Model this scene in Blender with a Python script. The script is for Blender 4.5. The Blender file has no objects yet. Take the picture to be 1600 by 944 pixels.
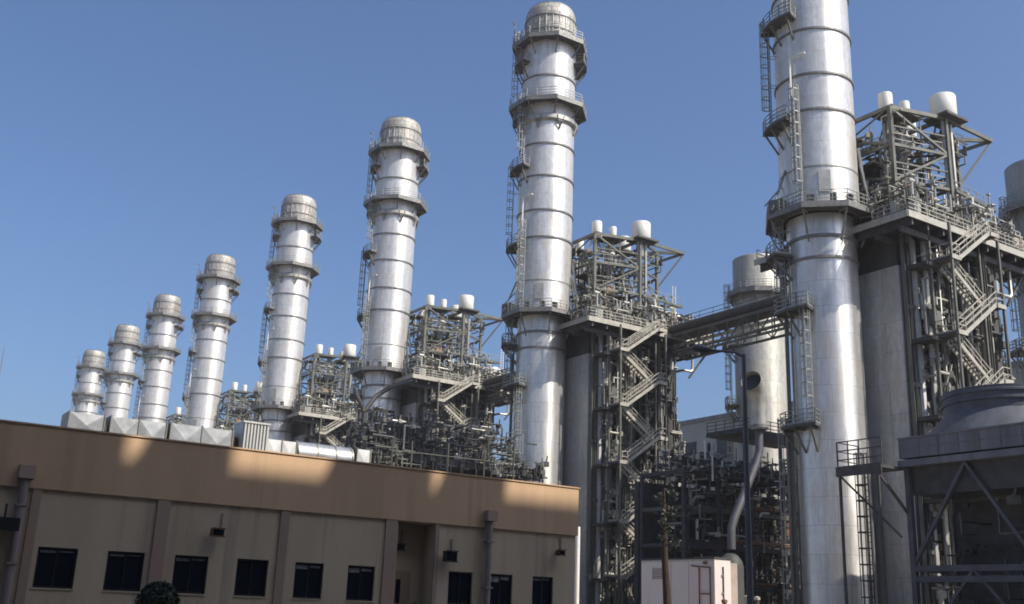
import bpy, math, random
from mathutils import Vector, Matrix
rnd = random.Random(11)
PI = math.pi
SC = bpy.context.scene
COL = SC.collection

# ------------------------------------------------------------------ materials
def new_mat(name):
    m = bpy.data.materials.new(name); m.use_nodes = True
    nt = m.node_tree
    return m, nt, nt.nodes['Principled BSDF']

def ramp(nt, src, stops):
    r = nt.nodes.new('ShaderNodeValToRGB')
    e = r.color_ramp.elements
    while len(e) < len(stops): e.new(0.5)
    for k, (p, c) in enumerate(stops):
        e[k].position = p; e[k].color = (c[0], c[1], c[2], 1)
    nt.links.new(src, r.inputs['Fac'])
    return r.outputs['Color']

def noise(nt, scale, detail=4, stretch=(1, 1, 1), rough=.55, coord='Object'):
    tc = nt.nodes.new('ShaderNodeTexCoord')
    mp = nt.nodes.new('ShaderNodeMapping'); mp.inputs['Scale'].default_value = stretch
    oi = nt.nodes.new('ShaderNodeObjectInfo'); om = nt.nodes.new('ShaderNodeMath'); om.operation = 'MULTIPLY'; om.inputs[1].default_value = 37.0
    nt.links.new(oi.outputs['Random'], om.inputs[0]); nt.links.new(om.outputs[0], mp.inputs['Location'])
    nt.links.new(tc.outputs[coord], mp.inputs['Vector'])
    n = nt.nodes.new('ShaderNodeTexNoise')
    n.inputs['Scale'].default_value = scale; n.inputs['Detail'].default_value = detail
    n.inputs['Roughness'].default_value = rough
    nt.links.new(mp.outputs['Vector'], n.inputs['Vector'])
    return n.outputs['Fac']

def mixc(nt, mode, fac, a, b):
    x = nt.nodes.new('ShaderNodeMix'); x.data_type = 'RGBA'; x.blend_type = mode
    if isinstance(fac, float): x.inputs[0].default_value = fac
    else: nt.links.new(fac, x.inputs[0])
    nt.links.new(a, x.inputs[6])
    if isinstance(b, tuple): x.inputs[7].default_value = (*b, 1)
    else: nt.links.new(b, x.inputs[7])
    return x.outputs[2]

def mat(name, col, rough=.6, metal=0., var=.25, scale=2., stain=None, stain_lo=.55, stretch=(1, 1, 1), bump=0., bscale=30.):
    m, nt, b = new_mat(name)
    d = tuple(c * (1 - var) for c in col); l = tuple(min(1, c * (1 + var)) for c in col)
    c = ramp(nt, noise(nt, scale, 5, stretch), [(.3, d), (.7, l)])
    if stain:
        f = ramp(nt, noise(nt, scale * .7 + .13, 6, (stretch[0] * 1.7, stretch[1] * 1.7, stretch[2] * .45), .65),
                 [(stain_lo, (0, 0, 0)), (stain_lo + .12, (1, 1, 1))])
        c = mixc(nt, 'MIX', f, c, stain)
    nt.links.new(c, b.inputs['Base Color'])
    b.inputs['Roughness'].default_value = rough; b.inputs['Metallic'].default_value = metal
    if bump:
        bp = nt.nodes.new('ShaderNodeBump'); bp.inputs['Strength'].default_value = bump; bp.inputs['Distance'].default_value = .02
        nt.links.new(noise(nt, bscale, 4), bp.inputs['Height']); nt.links.new(bp.outputs['Normal'], b.inputs['Normal'])
    return m

def shell_mat(name, col, rough, metal, bw, bh, seam, var, streak, radius, tilt=.012, aniso=0.):
    """metal cladding wrapped round a cylinder: panel seams, per panel tone, vertical weather streaks"""
    m, nt, b = new_mat(name)
    tc = nt.nodes.new('ShaderNodeTexCoord'); sep = nt.nodes.new('ShaderNodeSeparateXYZ')
    nt.links.new(tc.outputs['Object'], sep.inputs[0])
    at = nt.nodes.new('ShaderNodeMath'); at.operation = 'ARCTAN2'
    nt.links.new(sep.outputs['Y'], at.inputs[0]); nt.links.new(sep.outputs['X'], at.inputs[1])
    mu = nt.nodes.new('ShaderNodeMath'); mu.operation = 'MULTIPLY'; mu.inputs[1].default_value = radius
    nt.links.new(at.outputs[0], mu.inputs[0])
    cb = nt.nodes.new('ShaderNodeCombineXYZ')
    nt.links.new(mu.outputs[0], cb.inputs['X']); nt.links.new(sep.outputs['Z'], cb.inputs['Y'])
    br = nt.nodes.new('ShaderNodeTexBrick')
    br.offset = .5; br.inputs['Scale'].default_value = 1
    br.inputs['Brick Width'].default_value = bw; br.inputs['Row Height'].default_value = bh
    br.inputs['Mortar Size'].default_value = seam; br.inputs['Mortar Smooth'].default_value = .3
    br.inputs['Bias'].default_value = 0
    a = tuple(c * (1 - var) for c in col); l = tuple(min(1, c * (1 + var)) for c in col)
    br.inputs['Color1'].default_value = (*a, 1); br.inputs['Color2'].default_value = (*l, 1)
    br.inputs['Mortar'].default_value = (col[0] * .5, col[1] * .5, col[2] * .5, 1)
    nt.links.new(cb.outputs[0], br.inputs['Vector'])
    st = ramp(nt, noise(nt, .9, 6, (1.6, 1.6, .12), .65), [(.35, (1 - streak,) * 3), (.62, (1, 1, 1))])
    c = mixc(nt, 'MULTIPLY', 1.0, br.outputs['Color'], st)
    s2 = ramp(nt, noise(nt, 2.6, 6, (1, 1, .5), .7), [(.36, (1 - streak * .8, 1 - streak * .85, 1 - streak * .95)), (.6, (1, 1, 1))])
    c = mixc(nt, 'MULTIPLY', 1.0, c, s2)
    ru = ramp(nt, noise(nt, .55, 5, (1, 1, .4), .6), [(.5, (0, 0, 0)), (.74, (1, 1, 1))])
    c = mixc(nt, 'MIX', ru, c, (col[0] * .78, col[1] * .72, col[2] * .64))
    nt.links.new(c, b.inputs['Base Color'])
    b.inputs['Metallic'].default_value = metal
    if aniso:
        tg = nt.nodes.new('ShaderNodeTangent'); tg.direction_type = 'RADIAL'; tg.axis = 'Z'
        nt.links.new(tg.outputs[0], b.inputs['Tangent']); b.inputs['Anisotropic'].default_value = aniso; b.inputs['Anisotropic Rotation'].default_value = .25
    rr = ramp(nt, noise(nt, .7, 4, (1, 1, .3)), [(.3, (rough - .06,) * 3), (.7, (rough + .08,) * 3)])
    nt.links.new(rr, b.inputs['Roughness'])
    bp = nt.nodes.new('ShaderNodeBump'); bp.inputs['Strength'].default_value = .5; bp.inputs['Distance'].default_value = tilt
    ad = nt.nodes.new('ShaderNodeMath'); ad.operation = 'SUBTRACT'
    nt.links.new(noise(nt, .8, 3, (1, 1, .6)), ad.inputs[0]); nt.links.new(br.outputs['Fac'], ad.inputs[1])
    nt.links.new(ad.outputs[0], bp.inputs['Height']); nt.links.new(bp.outputs['Normal'], b.inputs['Normal'])
    return m

M = {}
M['flue'] = shell_mat('flue_aluminium', (.76, .745, .72), .42, .5, 5.3, 2.2, .013, .035, .24, 3.4, .008, .6)
M['clad'] = shell_mat('cladding_aluminium', (.76, .745, .715), .35, .66, 1.55, 2.25, .018, .03, .18, 2.95, .004, .75)
M['cap'] = shell_mat('cap_steel', (.50, .48, .45), .55, .3, .8, .75, .05, .16, .45, 3.3)
M['bypass'] = shell_mat('bypass_cladding', (.42, .41, .365), .55, .3, 2.4, 3.0, .02, .06, .3, 3.5)
M['ring'] = mat('ring_steel', (.18, .175, .165), .55, .4, .3, 3)
M['galv'] = mat('galvanised_steel', (.26, .258, .235), .5, .45, .25, 1.2)
M['steel'] = mat('structural_steel', (.112, .112, .094), .6, .25, .3, .9, (.12, .08, .05), .66)
M['lightsteel'] = mat('stair_steel', (.37, .35, .295), .55, .25, .2, 1.5)
M['deck'] = mat('deck_grating', (.075, .073, .068), .75, .2, .35, 2.5)
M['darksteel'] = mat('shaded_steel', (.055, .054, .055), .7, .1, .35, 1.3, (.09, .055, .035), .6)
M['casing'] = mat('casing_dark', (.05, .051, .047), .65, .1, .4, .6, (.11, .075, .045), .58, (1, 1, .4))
M['breech'] = shell_mat('breeching_panel', (.50, .49, .475), .5, .15, 1.8, 2.6, .016, .05, .25, 4.0)
M['pale'] = mat('pale_panel', (.40, .395, .35), .5, .3, .12, .8, (.36, .33, .27), .62, (1, 1, .3))
M['white'] = mat('white_paint', (.66, .64, .59), .5, 0, .08, 1.2, (.55, .50, .42), .66, (1, 1, .3))
M['insul'] = mat('pipe_insulation', (.38, .365, .325), .45, .55, .2, 1.5)
M['rust'] = mat('rusty_steel', (.20, .095, .05), .8, .05, .4, 2.5, (.09, .05, .03), .5)
M['orange'] = mat('orange_box', (.36, .17, .07), .6, 0, .2, 3)
M['green'] = mat('green_paint', (.045, .06, .055), .55, .1, .3, 2)
M['tan'] = mat('windbreak_sheet', (.36, .29, .24), .7, .1, .2, 1.5)
M['cool'] = mat('cooler_paint', (.145, .147, .162), .7, .1, .28, .7, (.12, .105, .095), .55, (1.6, 1.6, .22), .3, 14)
M['cooldark'] = mat('fan_ring_fibreglass', (.07, .077, .095), .65, 0, .35, .8, (.062, .06, .062), .52, (1.5, 1.5, .4), .3, 9)
M['wall'] = mat('cream_render', (.47, .375, .26), .9, 0, .12, .5, (.33, .27, .20), .53, (1.8, 1.8, .22), .5, 28)
M['band'] = mat('terracotta_render', (.52, .35, .215), .9, 0, .10, .45, (.43, .285, .175), .57, (1.6, 1.6, .25), .4, 28)
M['pilaster'] = mat('brown_render', (.34, .24, .185), .9, 0, .1, .7, None, .5, (1, 1, .4))
M['roof'] = mat('roof_screed', (.30, .28, .25), .9, 0, .2, 1)
M['frame'] = mat('window_frame_bronze', (.035, .032, .03), .4, .4, .15, 4)
M['reveal'] = mat('reveal_render', (.42, .40, .36), .85, 0, .1, 2)
M['door'] = mat('door_paint', (.27, .20, .13), .6, 0, .1, 2)
M['pipepaint'] = mat('downpipe_paint', (.25, .20, .185), .6, 0, .15, 2)
M['lamppost'] = mat('lamp_post_paint', (.17, .155, .15), .55, .2, .2, 2)
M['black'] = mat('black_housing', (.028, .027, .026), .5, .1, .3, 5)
M['duct'] = mat('galvanised_duct', (.33, .345, .37), .45, .5, .25, 3.2, (.28, .28, .27), .55)
M['ductwhite'] = mat('duct_white', (.54, .545, .545), .5, .15, .12, 2, (.45, .43, .40), .58, (1.5, 1.5, .5))
M['cabin'] = mat('cabin_white', (.62, .545, .505), .6, 0, .06, 1.5, (.5, .45, .4), .64, (1, 1, .35))
M['trunk'] = mat('trunk_bark', (.034, .02, .015), .9, 0, .4, 6, None, .5, (1, 1, .4), .6, 12)
M['leaf'] = mat('dark_leaf', (.022, .026, .014), .6, 0, .45, 3)
M['shrubleaf'] = mat('shrub_leaf', (.04, .046, .026), .65, 0, .4, 3)
M['hall'] = mat('hall_sheeting', (.27, .285, .27), .7, .1, .1, .25)
M['conc'] = mat('concrete', (.30, .265, .22), .9, 0, .15, .3)
M['ground'] = mat('dusty_ground', (.25, .22, .18), .95, 0, .2, .12, (.17, .155, .135), .55)
M['coolleg'] = mat('cooler_leg_steel', (.075, .078, .09), .65, .1, .25, 1)
M['ventpipe'] = mat('vent_pipe_grey', (.085, .083, .09), .55, .3, .15, 1.5)
M['asphalt'] = mat('dusty_asphalt', (.20, .17, .13), .9, 0, .2, 1.5)
def glass():
    m, nt, b = new_mat('tinted_glass')
    b.inputs['Base Color'].default_value = (.010, .012, .018, 1); b.inputs['Roughness'].default_value = .06; b.inputs['IOR'].default_value = 1.38
    bp = nt.nodes.new('ShaderNodeBump'); bp.inputs['Strength'].default_value = .06; bp.inputs['Distance'].default_value = .01
    nt.links.new(noise(nt, 2.2, 2), bp.inputs['Height']); nt.links.new(bp.outputs['Normal'], b.inputs['Normal'])
    return m
M['glass'] = glass()
M['glint_strip'] = mat('glint_grey', (.20, .20, .205), .6, 0, .5, 9)  # pale grey for reflections painted on the panes

# ------------------------------------------------------------------ mesh builder
class MB:
    def __init__(s): s.v = []; s.f = []; s.sm = []
    def add(s, vs, fs, smooth=False):
        o = len(s.v); s.v += [tuple(v) for v in vs]
        for f in fs: s.f.append([i + o for i in f]); s.sm.append(smooth)
        return s
    def box(s, c, d, rz=0.):
        x, y, z = d[0] / 2, d[1] / 2, d[2] / 2
        cs, sn = math.cos(rz), math.sin(rz)
        vs = []
        for k in (-z, z):
            for a, b in ((-x, -y), (x, -y), (x, y), (-x, y)):
                vs.append((c[0] + a * cs - b * sn, c[1] + a * sn + b * cs, c[2] + k))
        return s.add(vs, [(3, 2, 1, 0), (4, 5, 6, 7), (0, 1, 5, 4), (1, 2, 6, 5), (2, 3, 7, 6), (3, 0, 4, 7)])
    def bx(s, a, b): return s.box([(a[i] + b[i]) / 2 for i in range(3)], [abs(b[i] - a[i]) for i in range(3)])
    def beam(s, p, q, w=.2, h=None, up=(0, 0, 1)):
        h = h or w; p, q = Vector(p), Vector(q); d = (q - p).normalized(); u = Vector(up)
        if abs(d.dot(u)) > .98: u = Vector((1, 0, 0))
        a = d.cross(u).normalized(); b = a.cross(d).normalized()
        vs = []
        for e in (p, q):
            for i, j in ((-1, -1), (1, -1), (1, 1), (-1, 1)): vs.append(e + a * (i * w / 2) + b * (j * h / 2))
        return s.add(vs, [(3, 2, 1, 0), (4, 5, 6, 7), (0, 1, 5, 4), (1, 2, 6, 5), (2, 3, 7, 6), (3, 0, 4, 7)])
    def tube(s, pts, r, n=8, caps=True):
        pts = [Vector(p) for p in pts]; rs = r if isinstance(r, (list, tuple)) else [r] * len(pts)
        o = len(s.v); prev = None
        for i, p in enumerate(pts):
            if i == 0: d = pts[1] - p
            elif i == len(pts) - 1: d = p - pts[i - 1]
            else: d = (pts[i + 1] - p).normalized() + (p - pts[i - 1]).normalized()
            d = d.normalized()
            if prev is None:
                u = Vector((0, 0, 1)) if abs(d.z) < .95 else Vector((1, 0, 0))
                a = d.cross(u).normalized()
            else:
                a = (prev - d * prev.dot(d)).normalized()
            prev = a; b = d.cross(a)
            for k in range(n):
                t = 2 * PI * k / n
                s.v.append(tuple(p + (a * math.cos(t) + b * math.sin(t)) * rs[i]))
        for i in range(len(pts) - 1):
            for k in range(n):
                k2 = (k + 1) % n
                s.f.append([o + i * n + k, o + i * n + k2, o + (i + 1) * n + k2, o + (i + 1) * n + k]); s.sm.append(n > 5)
        if caps:
            s.f.append([o + k for k in range(n)][::-1]); s.sm.append(False)
            e = o + (len(pts) - 1) * n
            s.f.append([e + k for k in range(n)]); s.sm.append(False)
        return s
    def lathe(s, prof, n=32, c=(0, 0), close=False):
        """prof: (r, z) list, bottom to top on the outside"""
        o = len(s.v); m = len(prof)
        for r, z in prof:
            for k in range(n):
                t = 2 * PI * k / n
                s.v.append((c[0] + r * math.cos(t), c[1] + r * math.sin(t), z))
        rng = range(m if close else m - 1)
        for i in rng:
            j = (i + 1) % m
            for k in range(n):
                k2 = (k + 1) % n
                s.f.append([o + i * n + k, o + i * n + k2, o + j * n + k2, o + j * n + k]); s.sm.append(True)
        return s
    def ringsector(s, r0, r1, z0, z1, a0, a1, n):
        """annular sector slab; n straight sides"""
        o = len(s.v)
        for k in range(n + 1):
            t = a0 + (a1 - a0) * k / n
            for r in (r0, r1):
                for z in (z0, z1): s.v.append((r * math.cos(t), r * math.sin(t), z))
        for k in range(n):
            i = o + 4 * k; j = i + 4
            for q in ([i + 1, i + 3, j + 3, j + 1], [i, j, j + 2, i + 2], [i + 2, j + 2, j + 3, i + 3], [i, i + 1, j + 1, j]):
                s.f.append(q); s.sm.append(False)
        full = abs(abs(a1 - a0) - 2 * PI) < 1e-3
        if not full:
            i = o; s.f.append([i, i + 2, i + 3, i + 1]); s.sm.append(False)
            i = o + 4 * n; s.f.append([i + 1, i + 3, i + 2, i]); s.sm.append(False)
        return s
    def build(s, name, m, parent=None, loc=None, auto=40):
        me = bpy.data.meshes.new(name); me.from_pydata(s.v, [], s.f)
        me.polygons.foreach_set('use_smooth', s.sm); me.update()
        if any(s.sm):
            try: me.set_sharp_from_angle(angle=math.radians(auto))
            except Exception: pass
        me.materials.append(M[m] if isinstance(m, str) else m)
        ob = bpy.data.objects.new(name, me); COL.objects.link(ob)
        if parent: ob.parent = parent
        if loc is not None: ob.location = loc
        return ob

def tag(o, label=None, cat=None, group=None, kind=None):
    if label: o['label'] = label
    if cat: o['category'] = cat
    if group: o['group'] = group
    if kind: o['kind'] = kind
    return o
def empty(name, loc=(0, 0, 0), label=None, cat=None, group=None):
    o = bpy.data.objects.new(name, None); COL.objects.link(o); o.location = loc
    o.empty_display_size = .5
    return tag(o, label, cat, group)
def copy_tree(o, parent=None):
    c = o.copy(); COL.objects.link(c)
    if parent: c.parent = parent
    for ch in list(o.children): copy_tree(ch, c)
    return c
def pol(r, az, z):
    """az: compass-like degrees clockwise from +Y"""
    a = math.radians(az); return (r * math.sin(a), r * math.cos(a), z)
def th(az): return math.radians(90 - az)

def rail_run(mb, pts, h=1.1, r=.035, closed=False, step=1.6, mids=(.55,)):
    """guard rail along a 3-D polyline: posts, top rail, mid rail, toe plate"""
    P = [Vector(p) for p in pts]
    if closed: P.append(P[0])
    for a, b in zip(P[:-1], P[1:]):
        n = max(1, int(round((b - a).length / step)))
        for k in range(n + (0 if closed else 1)):
            p = a.lerp(b, k / n); mb.beam(p, p + Vector((0, 0, h)), r * 1.6)
        for z in (h,) + tuple(mids): mb.beam(a + Vector((0, 0, z)), b + Vector((0, 0, z)), r * 1.7)
        mb.beam(a + Vector((0, 0, .08)), b + Vector((0, 0, .08)), r * .8, .15)

def ladder_cage(mb, base, az, z0, z1, cage=True):
    """caged vertical ladder; base = (x, y) of the ladder, az = outward direction"""
    a = math.radians(az); out = Vector((math.sin(a), math.cos(a), 0)); sd = Vector((math.cos(a), -math.sin(a), 0))
    b = Vector((base[0], base[1], 0)); up = Vector((0, 0, 1))
    for s_ in (-.25, .25): mb.beam(b + sd * s_ + up * z0, b + sd * s_ + up * (z1 + 1.1), .07)
    z = z0 + .3
    while z < z1: mb.beam(b - sd * .25 + up * z, b + sd * .25 + up * z, .04); z += .45
    if not cage: return
    hoop = [(-.36, .05), (-.36, .45), (-.2, .75), (.2, .75), (.36, .45), (.36, .05)]
    z = z0 + 2.2
    while z < z1 + 1.2:
        q = [b + sd * x + out * y + up * z for x, y in hoop]
        for u, v in zip(q[:-1], q[1:]): mb.beam(u, v, .05, .09)
        z += 1.1
    for x, y in hoop: mb.beam(b + sd * x + out * y + up * (z0 + 2.2), b + sd * x + out * y + up * (z1 + 1.1), .045)

# ------------------------------------------------------------------ camera, light, sky
F_PX, YAW, PITCH, ROLL = 1634.857, math.radians(33.36278), math.radians(16.44448), math.radians(2.17705)
fw = Vector((math.sin(YAW) * math.cos(PITCH), math.cos(YAW) * math.cos(PITCH), math.sin(PITCH)))
rt = Vector((math.cos(YAW), -math.sin(YAW), 0)); up = rt.cross(fw)
r2 = rt * math.cos(ROLL) + up * math.sin(ROLL); u2 = -rt * math.sin(ROLL) + up * math.cos(ROLL)
cam = bpy.data.cameras.new('camera'); co = bpy.data.objects.new('camera', cam); COL.objects.link(co)
cam.sensor_width = 36; cam.lens = F_PX / 1600 * 36; cam.clip_end = 6000; cam.clip_start = .1
mw = Matrix((r2, u2, -fw)).transposed().to_4x4(); mw.translation = Vector((0, 0, 1.6)); co.matrix_world = mw
SC.camera = co

EL, AZ = math.radians(46), math.radians(153)
w = bpy.data.worlds.new('World'); SC.world = w; w.use_nodes = True
nt = w.node_tree; bg = nt.nodes['Background']
sky = nt.nodes.new('ShaderNodeTexSky'); sky.sky_type = 'NISHITA'; sky.sun_disc = False
sky.sun_elevation = EL; sky.sun_rotation = AZ
sky.altitude = 0; sky.air_density = 1.0; sky.dust_density = 3.6; sky.ozone_density = 9.0
nt.links.new(sky.outputs['Color'], bg.inputs['Color']); bg.inputs['Strength'].default_value = .130
sun = bpy.data.lights.new('sun', 'SUN'); so = bpy.data.objects.new('sun', sun); COL.objects.link(so)
sun.energy = 5.0; sun.angle = math.radians(.45); sun.color = (1.0, .93, .82)
sd = Vector((math.sin(AZ) * math.cos(EL), math.cos(AZ) * math.cos(EL), math.sin(EL)))
so.rotation_euler = sd.to_track_quat('Z', 'Y').to_euler(); so.location = (0, -20, 90)
SC.view_settings.view_transform = 'Standard'; SC.view_settings.look = 'None'
SC.view_settings.exposure = .3; SC.view_settings.gamma = 1
SC.cycles.max_bounces = 6; SC.cycles.diffuse_bounces = 3; SC.cycles.glossy_bounces = 3
SC.cycles.use_denoising = True
SC.cycles.filter_width = 1.8

# ------------------------------------------------------------------ air
hm = bpy.data.materials.new('haze'); hm.use_nodes = True
hn = hm.node_tree; hn.nodes.remove(hn.nodes['Principled BSDF'])
pv = hn.nodes.new('ShaderNodeVolumePrincipled'); pv.inputs['Density'].default_value = .00028; pv.inputs['Color'].default_value = (1, .95, .93, 1); pv.inputs['Anisotropy'].default_value = .2
hn.links.new(pv.outputs[0], hn.nodes['Material Output'].inputs['Volume']); M['haze'] = hm
hz = MB().bx((-1650, -1650, -1), (1650, 1650, 90)).build('haze', 'haze'); tag(hz, kind='stuff')

# ------------------------------------------------------------------ ground
g = MB(); g.add([(-1600, -1600, 0), (1600, -1600, 0), (1600, 1600, 0), (-1600, 1600, 0)], [(0, 1, 2, 3)])
tag(g.build('ground', 'ground'), kind='structure')
g = MB(); g.add([(-60, -5.9, .004), (58, -5.9, .004), (58, 26.4, .004), (-60, 26.4, .004)], [(0, 1, 2, 3)])
tag(g.build('road', 'asphalt'), kind='structure')

# ------------------------------------------------------------------ exhaust stacks
XA = 69.989
YS = [57.304, 99.582, 141.203, 183.193, 229.081, 270.563, 310.315, 351.304]
RL, RU = 2.95, 3.4
ZD = 35.6

def octagon(R, z, n=8, off=22.5): return [pol(R, off + 360 / n * k, z) for k in range(n)]

def platform(root, z, R, rin, name='platform', fascia=.42, n=8, brk=8, drop=2.4, rail=True):
    off = th(22.5)
    d = MB().ringsector(rin + .02, R, z - .22, z, off, off - 2 * PI, n)
    p = d.build(name, 'deck', root)
    f = MB().ringsector(R - .02, R + .07, z - fascia, z + .12, off, off - 2 * PI, n)
    f.build('edge_channel', 'ring', p)
    if rail:
        r = MB(); rail_run(r, octagon(R - .05, z), 1.15, .035, True, 1.2, (.4, .78)); r.build('railing', 'galv', p)
    for k in range(brk):
        az = 360 / brk * k + 22.5
        b = MB(); b.beam(pol(R - .12, az, z - .32), pol(rin, az, z - .32), .14, .22)
        b.beam(pol(R - .3, az, z - .45), pol(rin, az, z - drop), .13)
        b.build('bracket', 'ring', p)
    return p

def landing(root, z, a0, a1, r0, r1, back=False):
    """small side landing on a sector of the shell"""
    n = 4
    p = MB().ringsector(r0 + .02, r1, z - .22, z, th(a0), th(a1), n).build('landing', 'deck', root)
    r = MB(); pts = [pol(r0 + .1, a0, z)] + [pol(r1 - .05, a0 + (a1 - a0) * k / n, z) for k in range(n + 1)] + [pol(r0 + .1, a1, z)]
    rail_run(r, pts, 1.15, .035, False, 1.0, (.4, .78)); r.build('railing', 'galv', p)
    for az in (a0 + 6, (a0 + a1) / 2, a1 - 6):
        b = MB()
        b.beam(pol(r1 - .15, az, z - .3), pol(r0, az, z - 2.2), .14); b.beam(pol(r1 - .1, az, z - .33), pol(r0, az, z - .33), .14)
        b.build('bracket', 'steel', p)
    return p

def make_stack():
    root = empty('exhaust_stack')
    m = MB(); m.lathe([(RL, 0), (RL, ZD - .3)], 64); m.build('clad_shell', 'clad', root)
    m = MB(); m.lathe([(RL + .25, 0), (RL + .25, 1.1), (RL, 1.12)], 48); m.build('base_skirt', 'ring', root)
    for z, h in ((33.1, .28), (31.2, .22)):
        MB().ringsector(RL - .05, RL + .14, z, z + h, 0, 2 * PI, 48).build('stiffener_ring', 'ring', root)
    m = MB(); m.lathe([(RU, ZD - .25), (RU, 71.4)], 64); m.build('flue_shell', 'flue', root)
    for z in (44.9, 48.4, 52.9, 57.2, 66.6):
        MB().ringsector(RU - .05, RU + .13, z - .10, z + .10, 0, 2 * PI, 48).build('stiffener_ring', 'ring', root)
    MB().ringsector(RU - .05, RU + .045, 39.4, 39.52, 0, 2 * PI, 48).build('seam_band', 'galv', root)
    m = MB(); m.lathe([(RU, 60.2), (RU + .42, 60.5), (RU + .42, 61.0), (RU, 61.3)], 48); m.build('flange', 'insul', root)
    for k in range(8):
        az = 10 + 45 * k
        t = MB()
        t.beam(pol(RU + .45, az - 7, 60.9), pol(RU + .1, az, 59.2), .13); t.beam(pol(RU + .45, az + 7, 60.9), pol(RU + .1, az, 59.2), .13)
        t.beam(pol(RU + .3, az - 7, 60.3), pol(RU + .3, az + 7, 60.3), .1)
        t.build('gusset', 'ring', root)
    # cap: domed mesh cylinder with a dark open mouth
    prof = [(3.32, 71.4), (3.32, 75.7), (3.27, 76.4), (3.13, 76.95), (2.95, 77.25), (2.85, 77.3), (2.62, 77.3), (2.62, 74)]
    cp = MB().lathe(prof, 48).build('cap', 'cap', root)
    for z in (73.4, 75.3): MB().ringsector(3.28, 3.42, z, z + .16, 0, 2 * PI, 48).build('cap_ring', 'ring', cp)
    v = MB()
    for k in range(24): v.beam(pol(3.36, 15 * k, 71.9), pol(3.36, 15 * k, 75.2), .07)
    v.build('cap_rib', 'galv', cp)
    MB().ringsector(2.6, 2.9, 77.22, 77.4, 0, 2 * PI, 48).build('cap_rim', 'ring', cp)
    platform(root, ZD, 4.95, RU, drop=3.0)
    platform(root, 63.0, 5.05, RU, fascia=.5, drop=1.9)
    platform(root, 71.9, 4.95, 3.3, fascia=.5, drop=2.2)
    landing(root, 69.3, 90, 150, RU, 4.9)
    landing(root, 69.0, 262, 318, RU, 4.5)
    landing(root, 61.2, 265, 315, RU, 4.5)
    landing(root, 54.3, 252, 312, RU, 4.6)
    landing(root, 44.1, 262, 312, RU, 4.7)
    landing(root, 26.8, 248, 300, RL, 4.5)
    landing(root, 17.0, 246, 300, RL, 4.3)
    landing(root, 32.0, 285, 325, RL, 4.8)
    for z0, z1, az, r in ((ZD, 46.2, 254, RU), (44.1, 54.3, 303, RU), (54.3, 63, 264, RU), (63, 71.9, 302, 3.4), (17, 26.8, 256, RL), (26.8, 35.6, 297, RL), (0.1, 17, 307, RL), (69, 72.6, 285, 3.4)):
        l = MB(); p = pol(r + .62, az, 0); ladder_cage(l, p, az, z0, z1 - .2)
        z = z0 + 1.5
        while z < z1 - .5:
            for s_ in (-4, 4): l.beam(pol(r - .02, az + s_, z), pol(r + .62, az + s_ * .85, z), .05)
            z += 3
        l.build('caged_ladder', 'galv', root)
    # pipes that run on the shell
    pr = RL + .4
    for az, z0, z1, r in ((296, .2, 16.6, .09), (301, .2, 31, .12), (313, .2, 33, .08), (286, 17.2, 33, .06)):
        MB().tube([pol(pr, az, z0), pol(pr, az, z1)], r, 6).build('riser_pipe', 'steel', root)
    m = MB(); m.tube([pol(RU + .35, 262, 46.4), pol(RU + .35, 262, 50.2), pol(RU + .4, 240, 50.3)], .1, 6); m.build('sample_pipe', 'white', root)
    m = MB(); m.tube([pol(RU + .2, 132, 42.5), pol(RU + .5, 132, 39.5), pol(RU + 1.3, 132, ZD + .2)], .16, 8); m.build('drain_pipe', 'insul', root)
    m = MB(); m.tube([pol(RU + .2, 146, 40.5), pol(RU + .5, 146, 38.5), pol(RU + 1.0, 146, ZD + .2)], .1, 8); m.build('drain_pipe', 'steel', root)
    m = MB(); m.beam(pol(RU + .06, 222, 37), pol(RU + .06, 222, 39), 1.0, .08, pol(1, 222, 0)); m.build('access_hatch', 'insul', root)
    for az in (195, 215, 240): MB().box(pol(RU + .9, az, ZD + .45), (.5, .5, .9), rnd.random()).build('junction_box', 'steel', root)
    MB().box(pol(RU + .9, 285, ZD + .6), (.9, 1.3, 1.2), .4).build('junction_box', 'steel', root)
    m = MB(); m.beam(pol(4.7, 300, 71.9), pol(4.7, 300, 75.2), .08); m.beam(pol(4.7, 300, 75.2), pol(4.9, 296, 75.6), .12, .3); m.build('warning_light_mast', 'ring', root)
    m = MB(); m.beam(pol(4.95, 284, ZD + .2), pol(RU, 284, 39.8), .16); m.beam(pol(4.95, 300, ZD + 1.1), pol(RU, 300, 38.6), .12); m.build('davit_arm', 'ring', root)
    return root

STACK_LABELS = [
    'silver exhaust stack nearest the camera, its top cut off by the picture edge',
    'tall silver exhaust stack with full cap, rising behind the right end of the tan building',
    'silver exhaust stack third in the row, left of the boiler tower behind the tan roof',
    'silver exhaust stack standing directly behind the white ribbed roof louvre',
    'silver exhaust stack rising behind the creased ducts just left of the ribbed louvre',
    'small silver exhaust stack sixth from the right, behind the roof ducts',
    'far silver exhaust stack between the leftmost and the third from left',
    'farthest and smallest silver exhaust stack, leftmost of the row, above the dark duct box']
stack0 = make_stack()
for i, y in enumerate(YS):
    s_ = stack0 if i == 0 else copy_tree(stack0)
    s_.location = (XA, y, 0)
    tag(s_, STACK_LABELS[i], 'chimney', 'row of silver exhaust stacks')

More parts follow.
